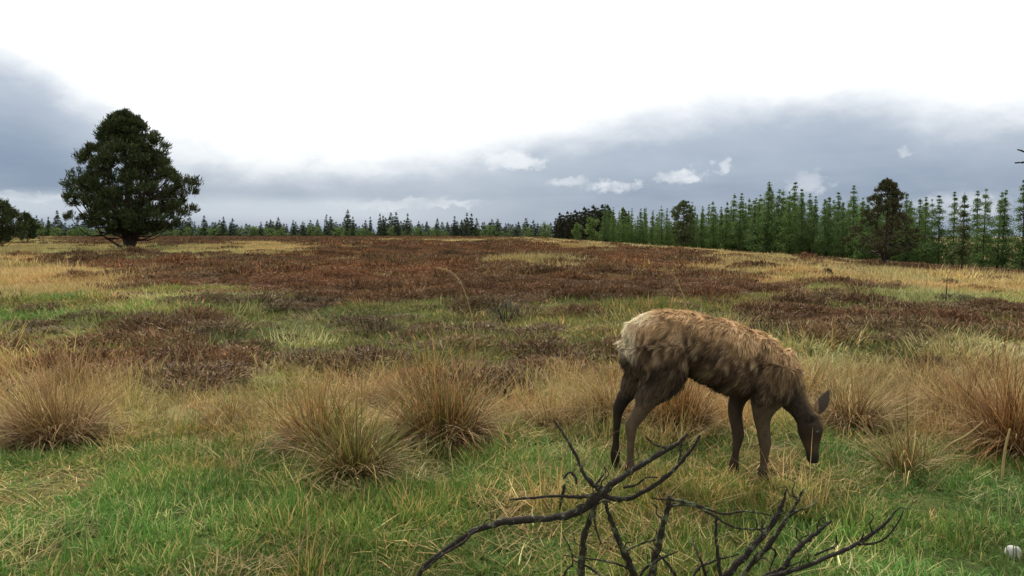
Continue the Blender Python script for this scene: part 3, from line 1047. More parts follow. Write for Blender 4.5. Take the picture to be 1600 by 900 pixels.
    for u, tv in peaks:
        Y = 340 + rng.uniform(-14, 14) - (40 if u > 700 else 0)
        x, y, z = at_bearing(u, Y)
        s = (CAM_H + (365 - tv) / FPX * Y - z) / 12.0
        w = s * rng.uniform(.85, 1.25)
        tt = tree_thing('spruce_tree', (x, y, z), rng.uniform(0, 6.28), (w, w, s), *SPF[rng.integers(0, 4)], lab_s, 'spruces in the distant tree line')
        if u == 545:
            tt['label'] = 'tallest spruce of the distant tree line, left of the middle'
        if u == 94:
            tt['label'] = 'tall spruce of the distant tree line just left of the solitary pine'
    u = -120.0
    while u < 862:
        Y = 352 + rng.uniform(-10, 14) - (42 if u > 700 else 0)
        x, y, z = at_bearing(u, Y)
        s = (CAM_H + (365 - rng.normal(349, 3.5)) / FPX * Y - z) / 12.0
        w = s * rng.uniform(1.2, 1.9)
        tree_thing('spruce_tree', (x, y, z), rng.uniform(0, 6.28), (w, w, s), *SPF[rng.integers(0, 4)], lab_s, 'spruces in the distant tree line')
        u += rng.uniform(3.8, 7.6)
    u = -120.0
    while u < 866:
        Y = 330 + rng.uniform(-8, 8) - (44 if u > 700 else 0)
        x, y, z = at_bearing(u, Y)
        dense = 1 if u < 700 else .45
        if rng.random() < dense:
            s = (CAM_H + (365 - rng.normal(356.5 if u < 700 else 355, 4.0)) / FPX * Y - z) / 6.0
            w = s * rng.uniform(1.0, 1.7)
            tree_thing('leafy_tree', (x, y, z), rng.uniform(0, 6.28), (w, w, s), *LTF[rng.integers(0, 3)], 'low green leafy tree at the foot of the distant tree line', 'leafy trees in the distant tree line')
        u += rng.uniform(7, 22)
    for u, Y, tv, w, lab in [(852, 262, 350, 1.0, 'round yellow-green tree at the right end of the distant tree line'),
                             (808, 250, 357, 1.8, 'low dark round bush forward of the distant tree line')]:
        x, y, z = at_bearing(u, Y)
        s = (CAM_H + (365 - tv) / FPX * Y - z) / 6.0
        me = leafy(97 if w == 1 else 98, 6, 2.6, LEAF_C if w == 1 else SPRUCE_C, 14, 110, .05)
        tree_thing('leafy_tree', (x, y, z), u, (s * w, s * w, s), *me, lab)


build_trees()

# ------------------------------------------------------------------ rush tussocks (each a thing)
RUSSET = [(0.24, 0.125, 0.055), (0.33, 0.20, 0.09), (0.17, 0.09, 0.04), (0.40, 0.27, 0.13)]
RUSTRAW = [(0.38, 0.285, 0.13), (0.30, 0.205, 0.09), (0.46, 0.365, 0.18), (0.22, 0.14, 0.06)]
RUGREEN = [(0.16, 0.17, 0.05), (0.11, 0.13, 0.035), (0.30, 0.24, 0.10), (0.22, 0.20, 0.07), (0.13, 0.10, 0.04)]
RUPINK = [(0.28, 0.19, 0.10), (0.21, 0.13, 0.07), (0.36, 0.27, 0.15)]
RUDEAD = [(0.30, 0.20, 0.10), (0.38, 0.28, 0.15), (0.20, 0.125, 0.06)]


def tussock(seed, u, v, wpx, hpx, cols, label, n=1500, lean=.35, curve=1.0, wid=.004, skirt=.25, wind=(0, 0), name='rush_tussock'):
    n, wid, hpx, wpx = int(n * .46), wid * 1.5, hpx * .80, wpx * .82
    cols = [(a * .95, b * .86, c_ * .72) for a, b, c_ in cols]
    rng = np.random.default_rng(seed)
    g = on_ground(u, v)
    k = g[1] / FPX
    R, H = wpx * k * .5, hpx * k
    # raised peaty foot
    foot_r = R * .38
    acc = Acc()
    a = rng.uniform(0, 2 * pi, n)
    r = foot_r * np.sqrt(rng.random(n))
    base = np.stack([r * np.cos(a), r * np.sin(a), .10 * H * (1 - (r / foot_r) ** 2) - .03], 1)
    az = a + rng.normal(0, .5, n)
    n_ = n
    L = H * np.clip(rng.normal(1.05, .33, n), .3, 1.9)
    lock = rng.integers(0, 26, n)
    ln = np.clip((r / foot_r) * lean * 1.7 + rng.normal(0, .22, 26)[lock] + rng.normal(0, .16, n), .0, 1.4)
    az = az + rng.normal(0, .45, 26)[lock]
    cv = np.abs(rng.normal(curve, curve * .5, 26)[lock] + rng.normal(0, curve * .4, n)) * (.35 + .65 * r / foot_r)
    bent = rng.random(n) < .2
    cv = np.where(bent, cv + rng.uniform(.8, 2.0, n), cv)
    az = np.where(bent, az + rng.normal(0, .7, n), az)
    L = L * np.clip(rng.normal(1, .18, 26)[lock], .55, 1.5)
    off = rng.normal(0, foot_r * .28, (26, 2))[lock]
    base[:, :2] = base[:, :2] * np.array([1.25, .9]) + off
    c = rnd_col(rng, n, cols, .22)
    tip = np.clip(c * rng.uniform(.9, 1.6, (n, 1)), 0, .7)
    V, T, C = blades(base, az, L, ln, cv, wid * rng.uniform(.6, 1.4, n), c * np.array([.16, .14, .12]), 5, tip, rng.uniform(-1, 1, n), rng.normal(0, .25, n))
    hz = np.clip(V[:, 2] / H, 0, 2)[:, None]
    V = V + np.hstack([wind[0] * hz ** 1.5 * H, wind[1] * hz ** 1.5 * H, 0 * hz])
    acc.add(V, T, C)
    # skirt of collapsed dead stems
    m = int(n * skirt)
    a = rng.uniform(0, 2 * pi, m)
    r = foot_r * rng.uniform(.7, 1.15, m)
    base = np.stack([r * np.cos(a), r * np.sin(a), rng.uniform(0, .16, m) * H], 1)
    V, T, C = blades(base, a + rng.normal(0, .5, m), H * rng.uniform(.5, 1.15, m), rng.uniform(.5, 1.2, m), rng.uniform(.4, 1.6, m), wid * rng.uniform(.8, 1.6, m),
                     rnd_col(rng, m, RUDEAD, .25), 5, None, rng.uniform(-1, 1, m), rng.normal(0, .4, m))
    V[:, 2] = np.maximum(V[:, 2], rng.uniform(-.01, .03, len(V)))
    e = link(name, None, loc=g, label=label, cat='tussock')
    link('stems', acc.mesh('stems', M_RUSH), e)
    link('dead_skirt', mesh_np('dead_skirt', V, T, C, M_RUSH), e)
    # peaty foot mound
    ns, nr = 18, 5
    P0 = []
    for i in range(nr):
        t = i / (nr - 1)
        for j in range(ns):
            aa = 2 * pi * j / ns
            q = foot_r * 1.12 * t * (1 + .12 * math.sin(3 * aa + seed))
            P0.append((q * math.cos(aa), q * math.sin(aa), .13 * H * (1 - t ** 2) - .045))
    T2 = []
    for i in range(nr - 1):
        for j in range(ns):
            b, d = i * ns + j, i * ns + (j + 1) % ns
            T2 += [(b, b + ns, d + ns), (b, d + ns, d)]
    link('foot', mesh_np('foot', P0, T2, np.tile([(.035, .024, .014)], (len(P0), 1)), M_RUSH, True), e)
    return e


def build_tussocks():
    W = (-.10, -.03)
    tussock(301, 690, 688, 235, 128, RUSSET + RUGREEN[:2], 'big russet rush tussock with a dark heart in the middle of the foreground', 2300, .42, .85, .0042, .35, (-.05, 0))
    tussock(302, 553, 748, 185, 135, RUGREEN, 'greenish rush tussock, nearest of the foreground clumps', 1500, .42, .75, .0038, .25, (-.02, 0))
    tussock(303, 497, 702, 170, 118, RUSSET + RUSTRAW[:2], 'straw-brown rush tussock behind and left of the greenish clump', 1300, .42, .8, .004, .35, W)
    tussock(304, 85, 690, 220, 125, RUSTRAW + RUPINK, 'shaggy straw-coloured tussock near the left edge', 2000, .40, 1.0, .004, .5, (-.20, 0))
    tussock(305, 1592, 712, 190, 165, RUSSET, 'tall dark russet rush tussock cut by the right edge', 2200, .34, .8, .004, .3, (0, 0))
    tussock(306, 1335, 668, 165, 98, RUSTRAW + RUPINK, 'drooping straw tussock behind the head of the deer', 1700, .45, 1.5, .004, .5, (.02, 0))
    tussock(307, 1060, 672, 150, 105, [(0.26, 0.13, 0.05), (0.33, 0.20, 0.08), (0.20, 0.10, 0.04)], 'russet rush tussock seen under the belly of the deer', 1600, .38, .8, .004, .3)
    tussock(308, 1412, 742, 120, 125, RUSTRAW + RUGREEN[:3], 'thin greenish tussock right of the grazing deer', 420, .36, .9, .0036, .2, (-.12, 0))
    tussock(309, 1505, 662, 170, 112, RUPINK + RUSTRAW[:2], 'pinkish straw tussock left of the dark one at the right edge', 1800, .45, 1.2, .004, .5, (-.05, 0))
    tussock(310, 950, 655, 170, 88, RUSTRAW + RUPINK[:1], 'pale straw tussock just behind the hind legs of the deer', 1300, .5, 1.2, .004, .5, (-.25, 0))
    tussock(311, 110, 618, 190, 75, RUPINK + RUSTRAW[:2], 'low pinkish tussock behind the shaggy one at left', 1300, .42, .9, .0045, .4, (-.25, 0))
    tussock(312, 640, 632, 200, 66, RUPINK + RUSTRAW, 'low pale brown tussock behind the big russet one', 1300, .5, 1.0, .0045, .4, (-.2, 0))
    tussock(313, 850, 662, 150, 46, RUSTRAW, 'flattened pale straw tussock between the big russet one and the deer', 800, .7, 1.2, .004, .6, (-.2, 0))
    tussock(314, 1265, 618, 130, 70, RUSTRAW, 'yellow straw tussock behind the neck of the deer', 1000, .45, 1.1, .0045, .4, (-.1, 0))
    tussock(315, 1440, 610, 150, 62, RUPINK + RUSTRAW, 'low straw tussock beyond the drooping one at right', 1000, .5, 1.1, .0045, .4)
    tussock(316, 1560, 600, 140, 70, RUPINK, 'brown-pink tussock beyond the dark one at the right edge', 1000, .45, .9, .0045, .4)
    tussock(317, 360, 655, 150, 50, RUSTRAW, 'flattened yellow straw tussock left of the rush clumps', 700, .7, 1.1, .004, .6)


build_tussocks()

# ------------------------------------------------------------------ the deer
DEER_Y = 4.62
DS = DEER_Y / FPX * 0.995          # metres per photo pixel at the deer


def n3(p, wl, seed=0):
    return (vnoise(p[:, 0] + p[:, 1] * .73, p[:, 2] + p[:, 1] * .41, wl, seed) + vnoise(p[:, 0] - p[:, 1] * .6 + 9, p[:, 2] - p[:, 1] * .5 + 3, wl * .7, seed + 1)) / 2


def loft(rows, ns=20):
    """rows: x, y, z, half height, half width - closed tube whose rings stand square to its path"""
    r = np.array(rows, float)
    c = r[:, :3]
    tan = np.gradient(c, axis=0)
    tan /= np.linalg.norm(tan, axis=1)[:, None]
    side = np.tile(np.array([0., 1., 0.]), (len(r), 1))
    side -= tan * (side * tan).sum(1)[:, None]
    side /= np.linalg.norm(side, axis=1)[:, None]
    up = np.cross(side, tan)
    a = np.arange(ns) * 2 * pi / ns
    V = c[:, None] + np.cos(a)[None, :, None] * side[:, None] * r[:, 4][:, None, None] + np.sin(a)[None, :, None] * up[:, None] * r[:, 3][:, None, None]
    V = V.reshape(-1, 3)
    T = []
    n = len(r)
    for i in range(n - 1):
        for j in range(ns):
            k = (j + 1) % ns
            T += [(i * ns + j, i * ns + k, (i + 1) * ns + k), (i * ns + j, (i + 1) * ns + k, (i + 1) * ns + j)]
    V = np.vstack([V, c[0], c[-1]])
    for j in range(ns):
        k = (j + 1) % ns
        T += [(n * ns, k, j), (n * ns + 1, (n - 1) * ns + j, (n - 1) * ns + k)]
    return V, np.array(T)


def build_deer():
    rng = np.random.default_rng(17)

    def q(u, v):                      # photo outline -> local metres
        return (u - 1120) * DS, (747 - v) * DS
    acc = Acc()
    # trunk: u, top row, bottom row, half width (m)
    st = [(984, 503, 527, .045), (988, 491, 548, .095), (997, 482, 572, .13), (1012, 476, 584, .158), (1035, 471.5, 588, .175), (1060, 471, 587, .172), (1090, 475.5, 597, .175),
          (1120, 483, 610, .195), (1150, 491.5, 620, .20), (1180, 502, 626, .185), (1203, 512, 627, .165), (1224, 530, 622, .14), (1240, 553, 610, .105), (1250, 578, 597, .05)]
    rows = []
    for u, t, b, hw in st:
        x, zt = q(u, t + 4)
        _, zb = q(u, b - np.interp(u, [985, 1030, 1060, 1110, 1150, 1200], [6, 9, 15, 16, 13, 9]))
        hw -= .015
        rows.append((x, 0, (zt + zb) / 2, (zt - zb) / 2, hw))
    rows = np.array(rows)
    rr = spline(rows, 40)
    # rings kept upright for the trunk
    a = np.arange(24) * 2 * pi / 24
    V = np.stack([np.repeat(rr[:, 0], 24), (rr[:, 4][:, None] * np.cos(a) * (1 - .12 * np.sin(a))).ravel(), (rr[:, 2][:, None] + rr[:, 3][:, None] * np.sin(a)).ravel()], 1)
    T = []
    for i in range(39):
        for j in range(24):
            k = (j + 1) % 24
            T += [(i * 24 + j, i * 24 + k, (i + 1) * 24 + k), (i * 24 + j, (i + 1) * 24 + k, (i + 1) * 24 + j)]
    V = np.vstack([V, [rr[0, 0], 0, rr[0, 2]], [rr[-1, 0], 0, rr[-1, 2]]])
    for j in range(24):
        k = (j + 1) % 24
        T += [(960, k, j), (961, 39 * 24 + j, 39 * 24 + k)]
    acc.add(V, np.array(T), (1, 1, 1))

    def limb(ctrl, y0, n=26, flat=.85, yo=None):
        rows = []
        for i, (u, v, r) in enumerate(ctrl):
            x, z = q(u, v)
            y = y0 if yo is None else yo[i]
            rows.append((x, y, z, r * DS, r * DS * flat))
        V, T = loft(spline(rows, n), 16)
        acc.add(V, T, (1, 1, 1))
    # hind legs
    limb([(1028, 528, 44), (1030, 560, 42), (1026, 582, 32), (1013, 604, 19.5), (998, 630, 12), (985, 651, 10.5), (984, 668, 7), (983.5, 700, 5.6), (983, 718, 8.2), (985, 730, 7), (988, 738, 8), (990, 747, 9)], -.085, 34,
         yo=[-.07, -.085, -.095, -.10, -.10, -.10, -.10, -.10, -.10, -.10, -.10, -.10])
    limb([(1012, 530, 40), (1012, 560, 36), (1008, 580, 27), (995, 600, 18), (982, 618, 12), (973, 634, 10.5), (970, 652, 7), (968, 690, 5.6), (967, 712, 8.2), (968, 727, 7), (971, 737, 8), (973, 747, 9)], .09, 34,
         yo=[.07, .085, .095, .10, .10, .10, .10, .10, .10, .10, .10, .10])
    # fore legs
    limb([(1208, 560, 40), (1203, 590, 36), (1193, 615, 24), (1189, 638, 14.5), (1192, 662, 10.6), (1195, 680, 10), (1195, 692, 8), (1194, 712, 6), (1192.5, 727, 8.2), (1194, 737, 7.2), (1196, 741, 8), (1197, 748, 9)], -.08, 34,
         yo=[-.085, -.10, -.10, -.095, -.09, -.085, -.085, -.085, -.085, -.085, -.085, -.085])
    limb([(1196, 568, 36), (1184, 592, 27), (1167, 616, 16), (1161, 640, 12.2), (1164, 664, 10.4), (1166, 680, 9.8), (1164.5, 692, 8), (1162, 712, 6), (1160, 728, 8.2), (1161, 737, 7.2), (1163, 741, 8), (1164, 748, 9)], .08, 34,
         yo=[.08, .10, .10, .095, .09, .085, .085, .085, .085, .085, .085, .085])
    # neck and head, reaching down and a little towards the viewer
    hy = [.0, -.005, -.02, -.04, -.05]
    neck = [(1205, 562, 46, .115), (1227, 588, 33, .090), (1244, 612, 22, .066), (1256, 633, 16.5, .055), (1264, 649, 16, .054)]
    rows = []
    for (u, v, r, hw), y in zip(neck, hy):
        x, z = q(u, v)
        rows.append((x, y, z, r * DS, hw))
    V, T = loft(spline(rows, 22), 20)
    acc.add(V, T, (1, 1, 1))
    head = [(1265, 633, 7, .028), (1266, 640, 15, .050), (1267, 650, 19, .060), (1267, 661, 19.5, .062), (1267.5, 672, 16.5, .052), (1268.5, 684, 12.5, .038), (1269.3, 695, 10, .031), (1269.8, 704, 9.6, .031), (1270, 712, 6.5, .023)]
    rows = []
    for i, (u, v, r, hw) in enumerate(head):
        x, z = q(u, v)
        rows.append((x, -.05 - .006 * i, z, r * DS, hw))
    V, T = loft(spline(rows, 30), 20)
    acc.add(V, T, (1, 1, 1))
    # ears: hollow leaf-shaped cones
    EARS = []
    for tip, root, y0, y1, w in [((1307, 603), (1278, 645), .02, .05, 11.5), ((1256, 628), (1260, 646), -.09, -.20, 8.5)]:
        rows = []
        x0, z0 = q(*root)
        x1, z1 = q(*tip)
        for t, ww in [(0, .45), (.18, .75), (.42, 1.0), (.65, .88), (.85, .5), (.97, .16), (1.0, .05)]:
            y = y0 + (y1 - y0) * t
            rows.append((x0 + (x1 - x0) * t + .012 * math.sin(t * pi), y, z0 + (z1 - z0) * t, ww * w * DS * .95, max(.010, .016 * ww)))
        V, T = loft(spline(rows, 14), 14)
        acc.add(V, T, (1, 1, 1))
    # short tail
    x, z = q(986, 500)
    V, T = loft(spline([(x + .02, 0, z + .01, .025, .035), (x - .01, 0, z - .02, .024, .034), (x - .018, 0, z - .07, .018, .024), (x - .016, 0, z - .11, .006, .008)], 10), 12)
    acc.add(V, T, (1, 1, 1))
    raw = acc.mesh('raw_deer', None)
    tmp = bpy.data.objects.new('raw_deer', raw)
    COL.objects.link(tmp)
    md = tmp.modifiers.new('r', 'REMESH')
    md.mode = 'VOXEL'
    md.voxel_size = .0075
    sm = tmp.modifiers.new('s', 'SMOOTH')
    sm.factor = .5
    sm.iterations = 5
    dg = bpy.context.evaluated_depsgraph_get()
    ev = tmp.evaluated_get(dg)
    me = bpy.data.meshes.new_from_object(ev, depsgraph=dg)
    bpy.data.objects.remove(tmp)
    me.name = 'deer'
    nv = len(me.vertices)
    co = np.zeros(nv * 3, np.float32)
    me.vertices.foreach_get('co', co)
    co = co.reshape(-1, 3).astype(float)
    me.polygons.foreach_set('use_smooth', np.ones(len(me.polygons), bool))

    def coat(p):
        """fur colour by place, with painted top light and flank shade, and hair length"""
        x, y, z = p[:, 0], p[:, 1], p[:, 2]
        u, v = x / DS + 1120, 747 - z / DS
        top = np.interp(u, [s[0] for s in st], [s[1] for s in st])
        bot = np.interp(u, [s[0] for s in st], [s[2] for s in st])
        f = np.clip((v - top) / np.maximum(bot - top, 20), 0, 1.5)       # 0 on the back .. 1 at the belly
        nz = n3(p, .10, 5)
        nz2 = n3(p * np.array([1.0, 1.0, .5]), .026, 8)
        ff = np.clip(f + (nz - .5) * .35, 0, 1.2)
        back = np.array([.60, .385, .195])  # brown fur raised and warmed: sunlight on the back put into the colour
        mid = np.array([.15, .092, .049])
        low = np.array([.055, .036, .022])  # darkened further: shade on the lower flank put into the colour
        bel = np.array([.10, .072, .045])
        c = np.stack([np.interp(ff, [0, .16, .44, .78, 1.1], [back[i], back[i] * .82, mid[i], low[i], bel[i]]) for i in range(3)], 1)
        # dark matted areas along the flank, patches where the winter coat has gone
        pt = np.clip((n3(p, .16, 15) - .47) * 5, 0, 1) * np.clip((f - .22) * 4, 0, 1)
        c = c * (1 - .55 * pt)[:, None]
        # moulting: pale loose tufts
        mo = np.clip((nz2 - .56) * 5, 0, 1)[:, None] * np.clip(1.1 - f, 0, 1)[:, None]
        c = c * (1 - .55 * mo) + np.array([.62, .45, .26]) * .55 * mo
        dk = np.clip((.42 - nz2) * 5, 0, 1)[:, None]
        c = c * (1 - .5 * dk)
        L = np.full(len(p), .050)
        # cream rump
        rp = np.clip((1038 - u) / 34, 0, 1) * np.clip((511 + (nz - .5) * 26 - v - (u - 985) * .5) / 24, 0, 1)
        tl = np.clip((996 - u) / 8, 0, 1) * np.clip((548 - v) / 20, 0, 1) * .75
        rp = np.clip(np.maximum(rp * 1.5, tl), 0, 1)[:, None]
        c = c * (1 - rp) + np.array([.80, .66, .45]) * rp
        # hams behind the rump go rufous
        # legs
        leg = np.clip((v - 596) / 24, 0, 1) * (u < 1232)
        leg = np.where((u > 1052) & (u < 1138), 0, leg)
        leg = np.where((u > 1138) & (u < 1178) & (y > .03), np.clip((v - 588) / 12, 0, 1), leg)
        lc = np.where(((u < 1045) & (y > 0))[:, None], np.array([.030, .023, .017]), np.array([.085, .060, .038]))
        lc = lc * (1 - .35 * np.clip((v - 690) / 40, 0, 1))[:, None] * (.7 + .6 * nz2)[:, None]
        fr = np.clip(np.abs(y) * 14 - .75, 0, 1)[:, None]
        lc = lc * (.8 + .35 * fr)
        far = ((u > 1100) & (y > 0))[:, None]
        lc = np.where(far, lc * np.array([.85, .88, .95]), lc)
        c = c * (1 - leg[:, None]) + lc * leg[:, None]
        L = L * (1 - .87 * leg)
        # neck and head
        s = (u - 1215) * .62 + (v - 560) * .78
        nk = np.clip((s - 18) / 26, 0, 1) * (u > 1222)
        ncol = np.array([.17, .115, .068])
        tb = np.clip((u - (1238 + (v - 590) * .62)) / 14, 0, 1)[:, None]            # pale nape against a darker throat
        ncol = np.array([.060, .043, .029]) * (1 - tb) + np.array([.27, .175, .095]) * tb
        c = c * (1 - nk[:, None]) + ncol * nk[:, None]
        hd = np.clip((v - 628 + (nz2 - .5) * 16 - (u - 1265) * .5) / 34, 0, 1) * (u > 1236)
        c = c * (1 - hd[:, None]) + np.array([.040, .028, .019]) * hd[:, None]
        ck = (np.clip(1 - np.abs(v - 684) / 16, 0, 1) * (u > 1240))[:, None]
        c = c * (1 - .7 * ck) + np.array([.085, .052, .030]) * .7 * ck
        mz = np.clip((v - 692) / 8, 0, 1) * (u > 1240)
        c = c * (1 - mz[:, None]) + np.array([.022, .018, .016]) * mz[:, None]
        ear = ((u > 1288) | ((y < -.118) & (u > 1230))) & (v < 650) & (u > 1240)
        c = np.where(ear[:, None], np.array([.075, .058, .045]), c)
        L = np.where(nk > .4, .024, L)
        L = np.where((hd > .3) | ear, .010, L)
        hoof = v > 735
        c = np.where(hoof[:, None], np.array([.02, .017, .015]), c)
        L = np.where(hoof, .002, L)
        return np.clip(c, .004, .8), L

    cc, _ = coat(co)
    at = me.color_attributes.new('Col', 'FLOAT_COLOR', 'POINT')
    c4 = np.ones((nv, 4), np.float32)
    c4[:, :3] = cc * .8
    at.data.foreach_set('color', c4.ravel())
    skin = mat_plant('deer_skin', 0.0, False, .85, .1, 60, .25)
    me.materials.clear()
    me.materials.append(skin)
    X = (1120 - 800) / FPX * DEER_Y
    loc = (X, DEER_Y, float(ground(X, DEER_Y)) - .012)
    deer = link('deer', me, loc=loc, label='brown grazing red deer hind with shaggy moulting coat and pale rump', cat='deer')
    # fur strands
    me.calc_loop_triangles()
    nt = len(me.loop_triangles)
    tv = np.zeros(nt * 3, np.int32)
    me.loop_triangles.foreach_get('vertices', tv)
    tv = tv.reshape(-1, 3)
    A, B, C = co[tv[:, 0]], co[tv[:, 1]], co[tv[:, 2]]
    nr = np.cross(B - A, C - A)
    ar = np.linalg.norm(nr, axis=1)
    nr /= ar[:, None] + 1e-12
    N = 110000
    i = rng.choice(nt, N, p=ar / ar.sum())
    r1, r2 = rng.random((2, N))
    s1 = np.sqrt(r1)
    p = A[i] * (1 - s1)[:, None] + B[i] * (s1 * (1 - r2))[:, None] + C[i] * (s1 * r2)[:, None]
    nn = nr[i]
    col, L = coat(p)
    keep = L > .005
    p, nn, col, L = p[keep], nn[keep], col[keep], L[keep]
    N = len(p)
    u, v = p[:, 0] / DS + 1120, 747 - p[:, 2] / DS
    flow = np.tile(np.array([-.55, 0, -.8]), (N, 1))
    flow[u < 1010] = np.array([-.25, 0, -1.0])
    isn = (u > 1225)
    flow[isn] = np.array([-.35, 0, -.75])
    ishead = (v > 640) & (u > 1240)
    flow[ishead] = np.array([.1, 0, .9])
    leg = (v > 600) & (u < 1225)
    flow[leg] = np.array([-.15, 0, -1])
    # locks: neighbouring hairs lean together
    flow = flow + np.stack([n3(p, .05, 31) - .5, n3(p, .05, 33) - .5, n3(p, .05, 35) - .5], 1) * 1.5 * np.where(L > .02, 1, .3)[:, None]
    tg = flow - nn * (flow * nn).sum(1)[:, None]
    tg /= np.linalg.norm(tg, axis=1)[:, None] + 1e-9
    lift = (.30 + .35 * n3(p, .06, 41) + .10 * rng.normal(size=N))[:, None]
    d = tg + nn * lift
    d /= np.linalg.norm(d, axis=1)[:, None]
    L = L * rng.uniform(.5, 1.45, N) * (.35 + 1.25 * n3(p, .055, 51))
    sd = np.cross(d, nn + .5 * rng.normal(size=(N, 3)))
    sd /= np.linalg.norm(sd, axis=1)[:, None] + 1e-9
    w = (.0019 * rng.uniform(.6, 1.4, N))[:, None]
    root = p - nn * .004
    mid = root + d * (L * .55)[:, None]
    tip = root + d * L[:, None] * .98 - nn * (L * .12)[:, None] + np.array([0, 0, -.06]) * L[:, None]
    V = np.stack([root - sd * w, root + sd * w, mid + sd * w * .8, mid - sd * w * .8, tip], 1)
    T = np.array([(0, 1, 2), (0, 2, 3), (3, 2, 4)])
    T = (T[None] + (np.arange(N) * 5)[:, None, None]).reshape(-1, 3)
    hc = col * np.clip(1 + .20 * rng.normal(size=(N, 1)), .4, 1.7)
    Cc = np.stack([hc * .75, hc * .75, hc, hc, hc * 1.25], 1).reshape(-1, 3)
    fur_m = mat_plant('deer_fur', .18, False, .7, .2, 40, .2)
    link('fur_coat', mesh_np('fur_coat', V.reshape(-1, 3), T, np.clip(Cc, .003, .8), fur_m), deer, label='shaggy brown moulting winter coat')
    # eyes
    em = bpy.data.materials.new('deer_eye')
    em.use_nodes = True
    pb = em.node_tree.nodes['Principled BSDF']
    pb.inputs['Base Color'].default_value = (.008, .006, .005, 1)
    pb.inputs['Roughness'].default_value = .08
    for sy in (-1, 1):
        x, z = q(1272, 660)
        ph = np.linspace(0, pi, 7)
        a = np.arange(10) * 2 * pi / 10
        V = np.array([(x + .015 * math.sin(f) * math.cos(g), -.060 + sy * .059 + .011 * math.cos(f), z + .012 * math.sin(f) * math.sin(g)) for f in ph for g in a])
        T = []
        for r_ in range(6):
            for j in range(10):
                k = (j + 1) % 10
                T += [(r_ * 10 + j, r_ * 10 + k, r_ * 10 + 10 + k), (r_ * 10 + j, r_ * 10 + 10 + k, r_ * 10 + 10 + j)]
        link('eye', mesh_np('eye', V, T, None, em, True), deer)


build_deer()

# ------------------------------------------------------------------ dead branches in the foreground
def branch(name, label, ctrl, mat, twigs=(), Y=3.0, seed=0, cat='branch', ground_base=True):
    """ctrl: (u, v, radius px, extra depth) along the wood, first row is the foot"""
    rng = np.random.default_rng(400 + seed)

    def wood(ctrl, n, foot=False, jit=.10):
        rows = []
        for c in ctrl:
            yy = Y + (c[3] if len(c) > 3 else 0)
            p = P(c[0], c[1], yy)
            rows.append((*p, c[2] * .57 * yy / FPX))
        if foot:
            r0 = rows[0]
            gz = float(ground(r0[0], r0[1]))
            if r0[2] > gz - .02:
                dx = (rows[0][0] - rows[1][0])
                rows.insert(0, (r0[0] + dx * .35, r0[1] - .05, gz - .06, r0[3] * 1.1))
        s = spline(rows, n)
        pts = s[:, :3] + rng.normal(0, 1, (n, 3)) * (s[:, 3:4] * .16)
        rad = np.maximum(s[:, 3] * (1 + .10 * rng.normal(size=n)), .0012)
        return tube(pts, rad, 8, jit, rng)
    V, T = wood(ctrl, 10 + 5 * len(ctrl), ground_base)
    o = link(name, mesh_np(name, V, T, None, mat, True), label=label, cat=cat)
    for tw in twigs:
        V, T = wood(tw, 6 + 5 * len(tw))
        link('twig', mesh_np('twig', V, T, None, mat, True), o)
    # fine crooked side shoots
    for k in range(5 if len(ctrl) > 3 and cat == 'branch' else 0):
        c = ctrl[rng.integers(1, len(ctrl) - 1)]
        d = ctrl[min(len(ctrl) - 1, list(ctrl).index(c) + 1)]
        f = rng.random()
        u0, v0 = c[0] + (d[0] - c[0]) * f, c[1] + (d[1] - c[1]) * f
        a = rng.uniform(-2.9, -.25)
        ln = rng.uniform(16, 46)
        y1 = rng.normal(0, .05)
        V, T = wood([(u0, v0, 2.2), (u0 + ln * .4 * math.cos(a), v0 + ln * .4 * math.sin(a), 1.7, y1 * .5), (u0 + ln * .7 * math.cos(a + .4), v0 + ln * .7 * math.sin(a + .4), 1.3, y1 * .8),
                     (u0 + ln * math.cos(a + .1), v0 + ln * math.sin(a + .1), .7, y1)], 14)
        link('twig', mesh_np('twig', V, T, None, mat, True), o)
    return o


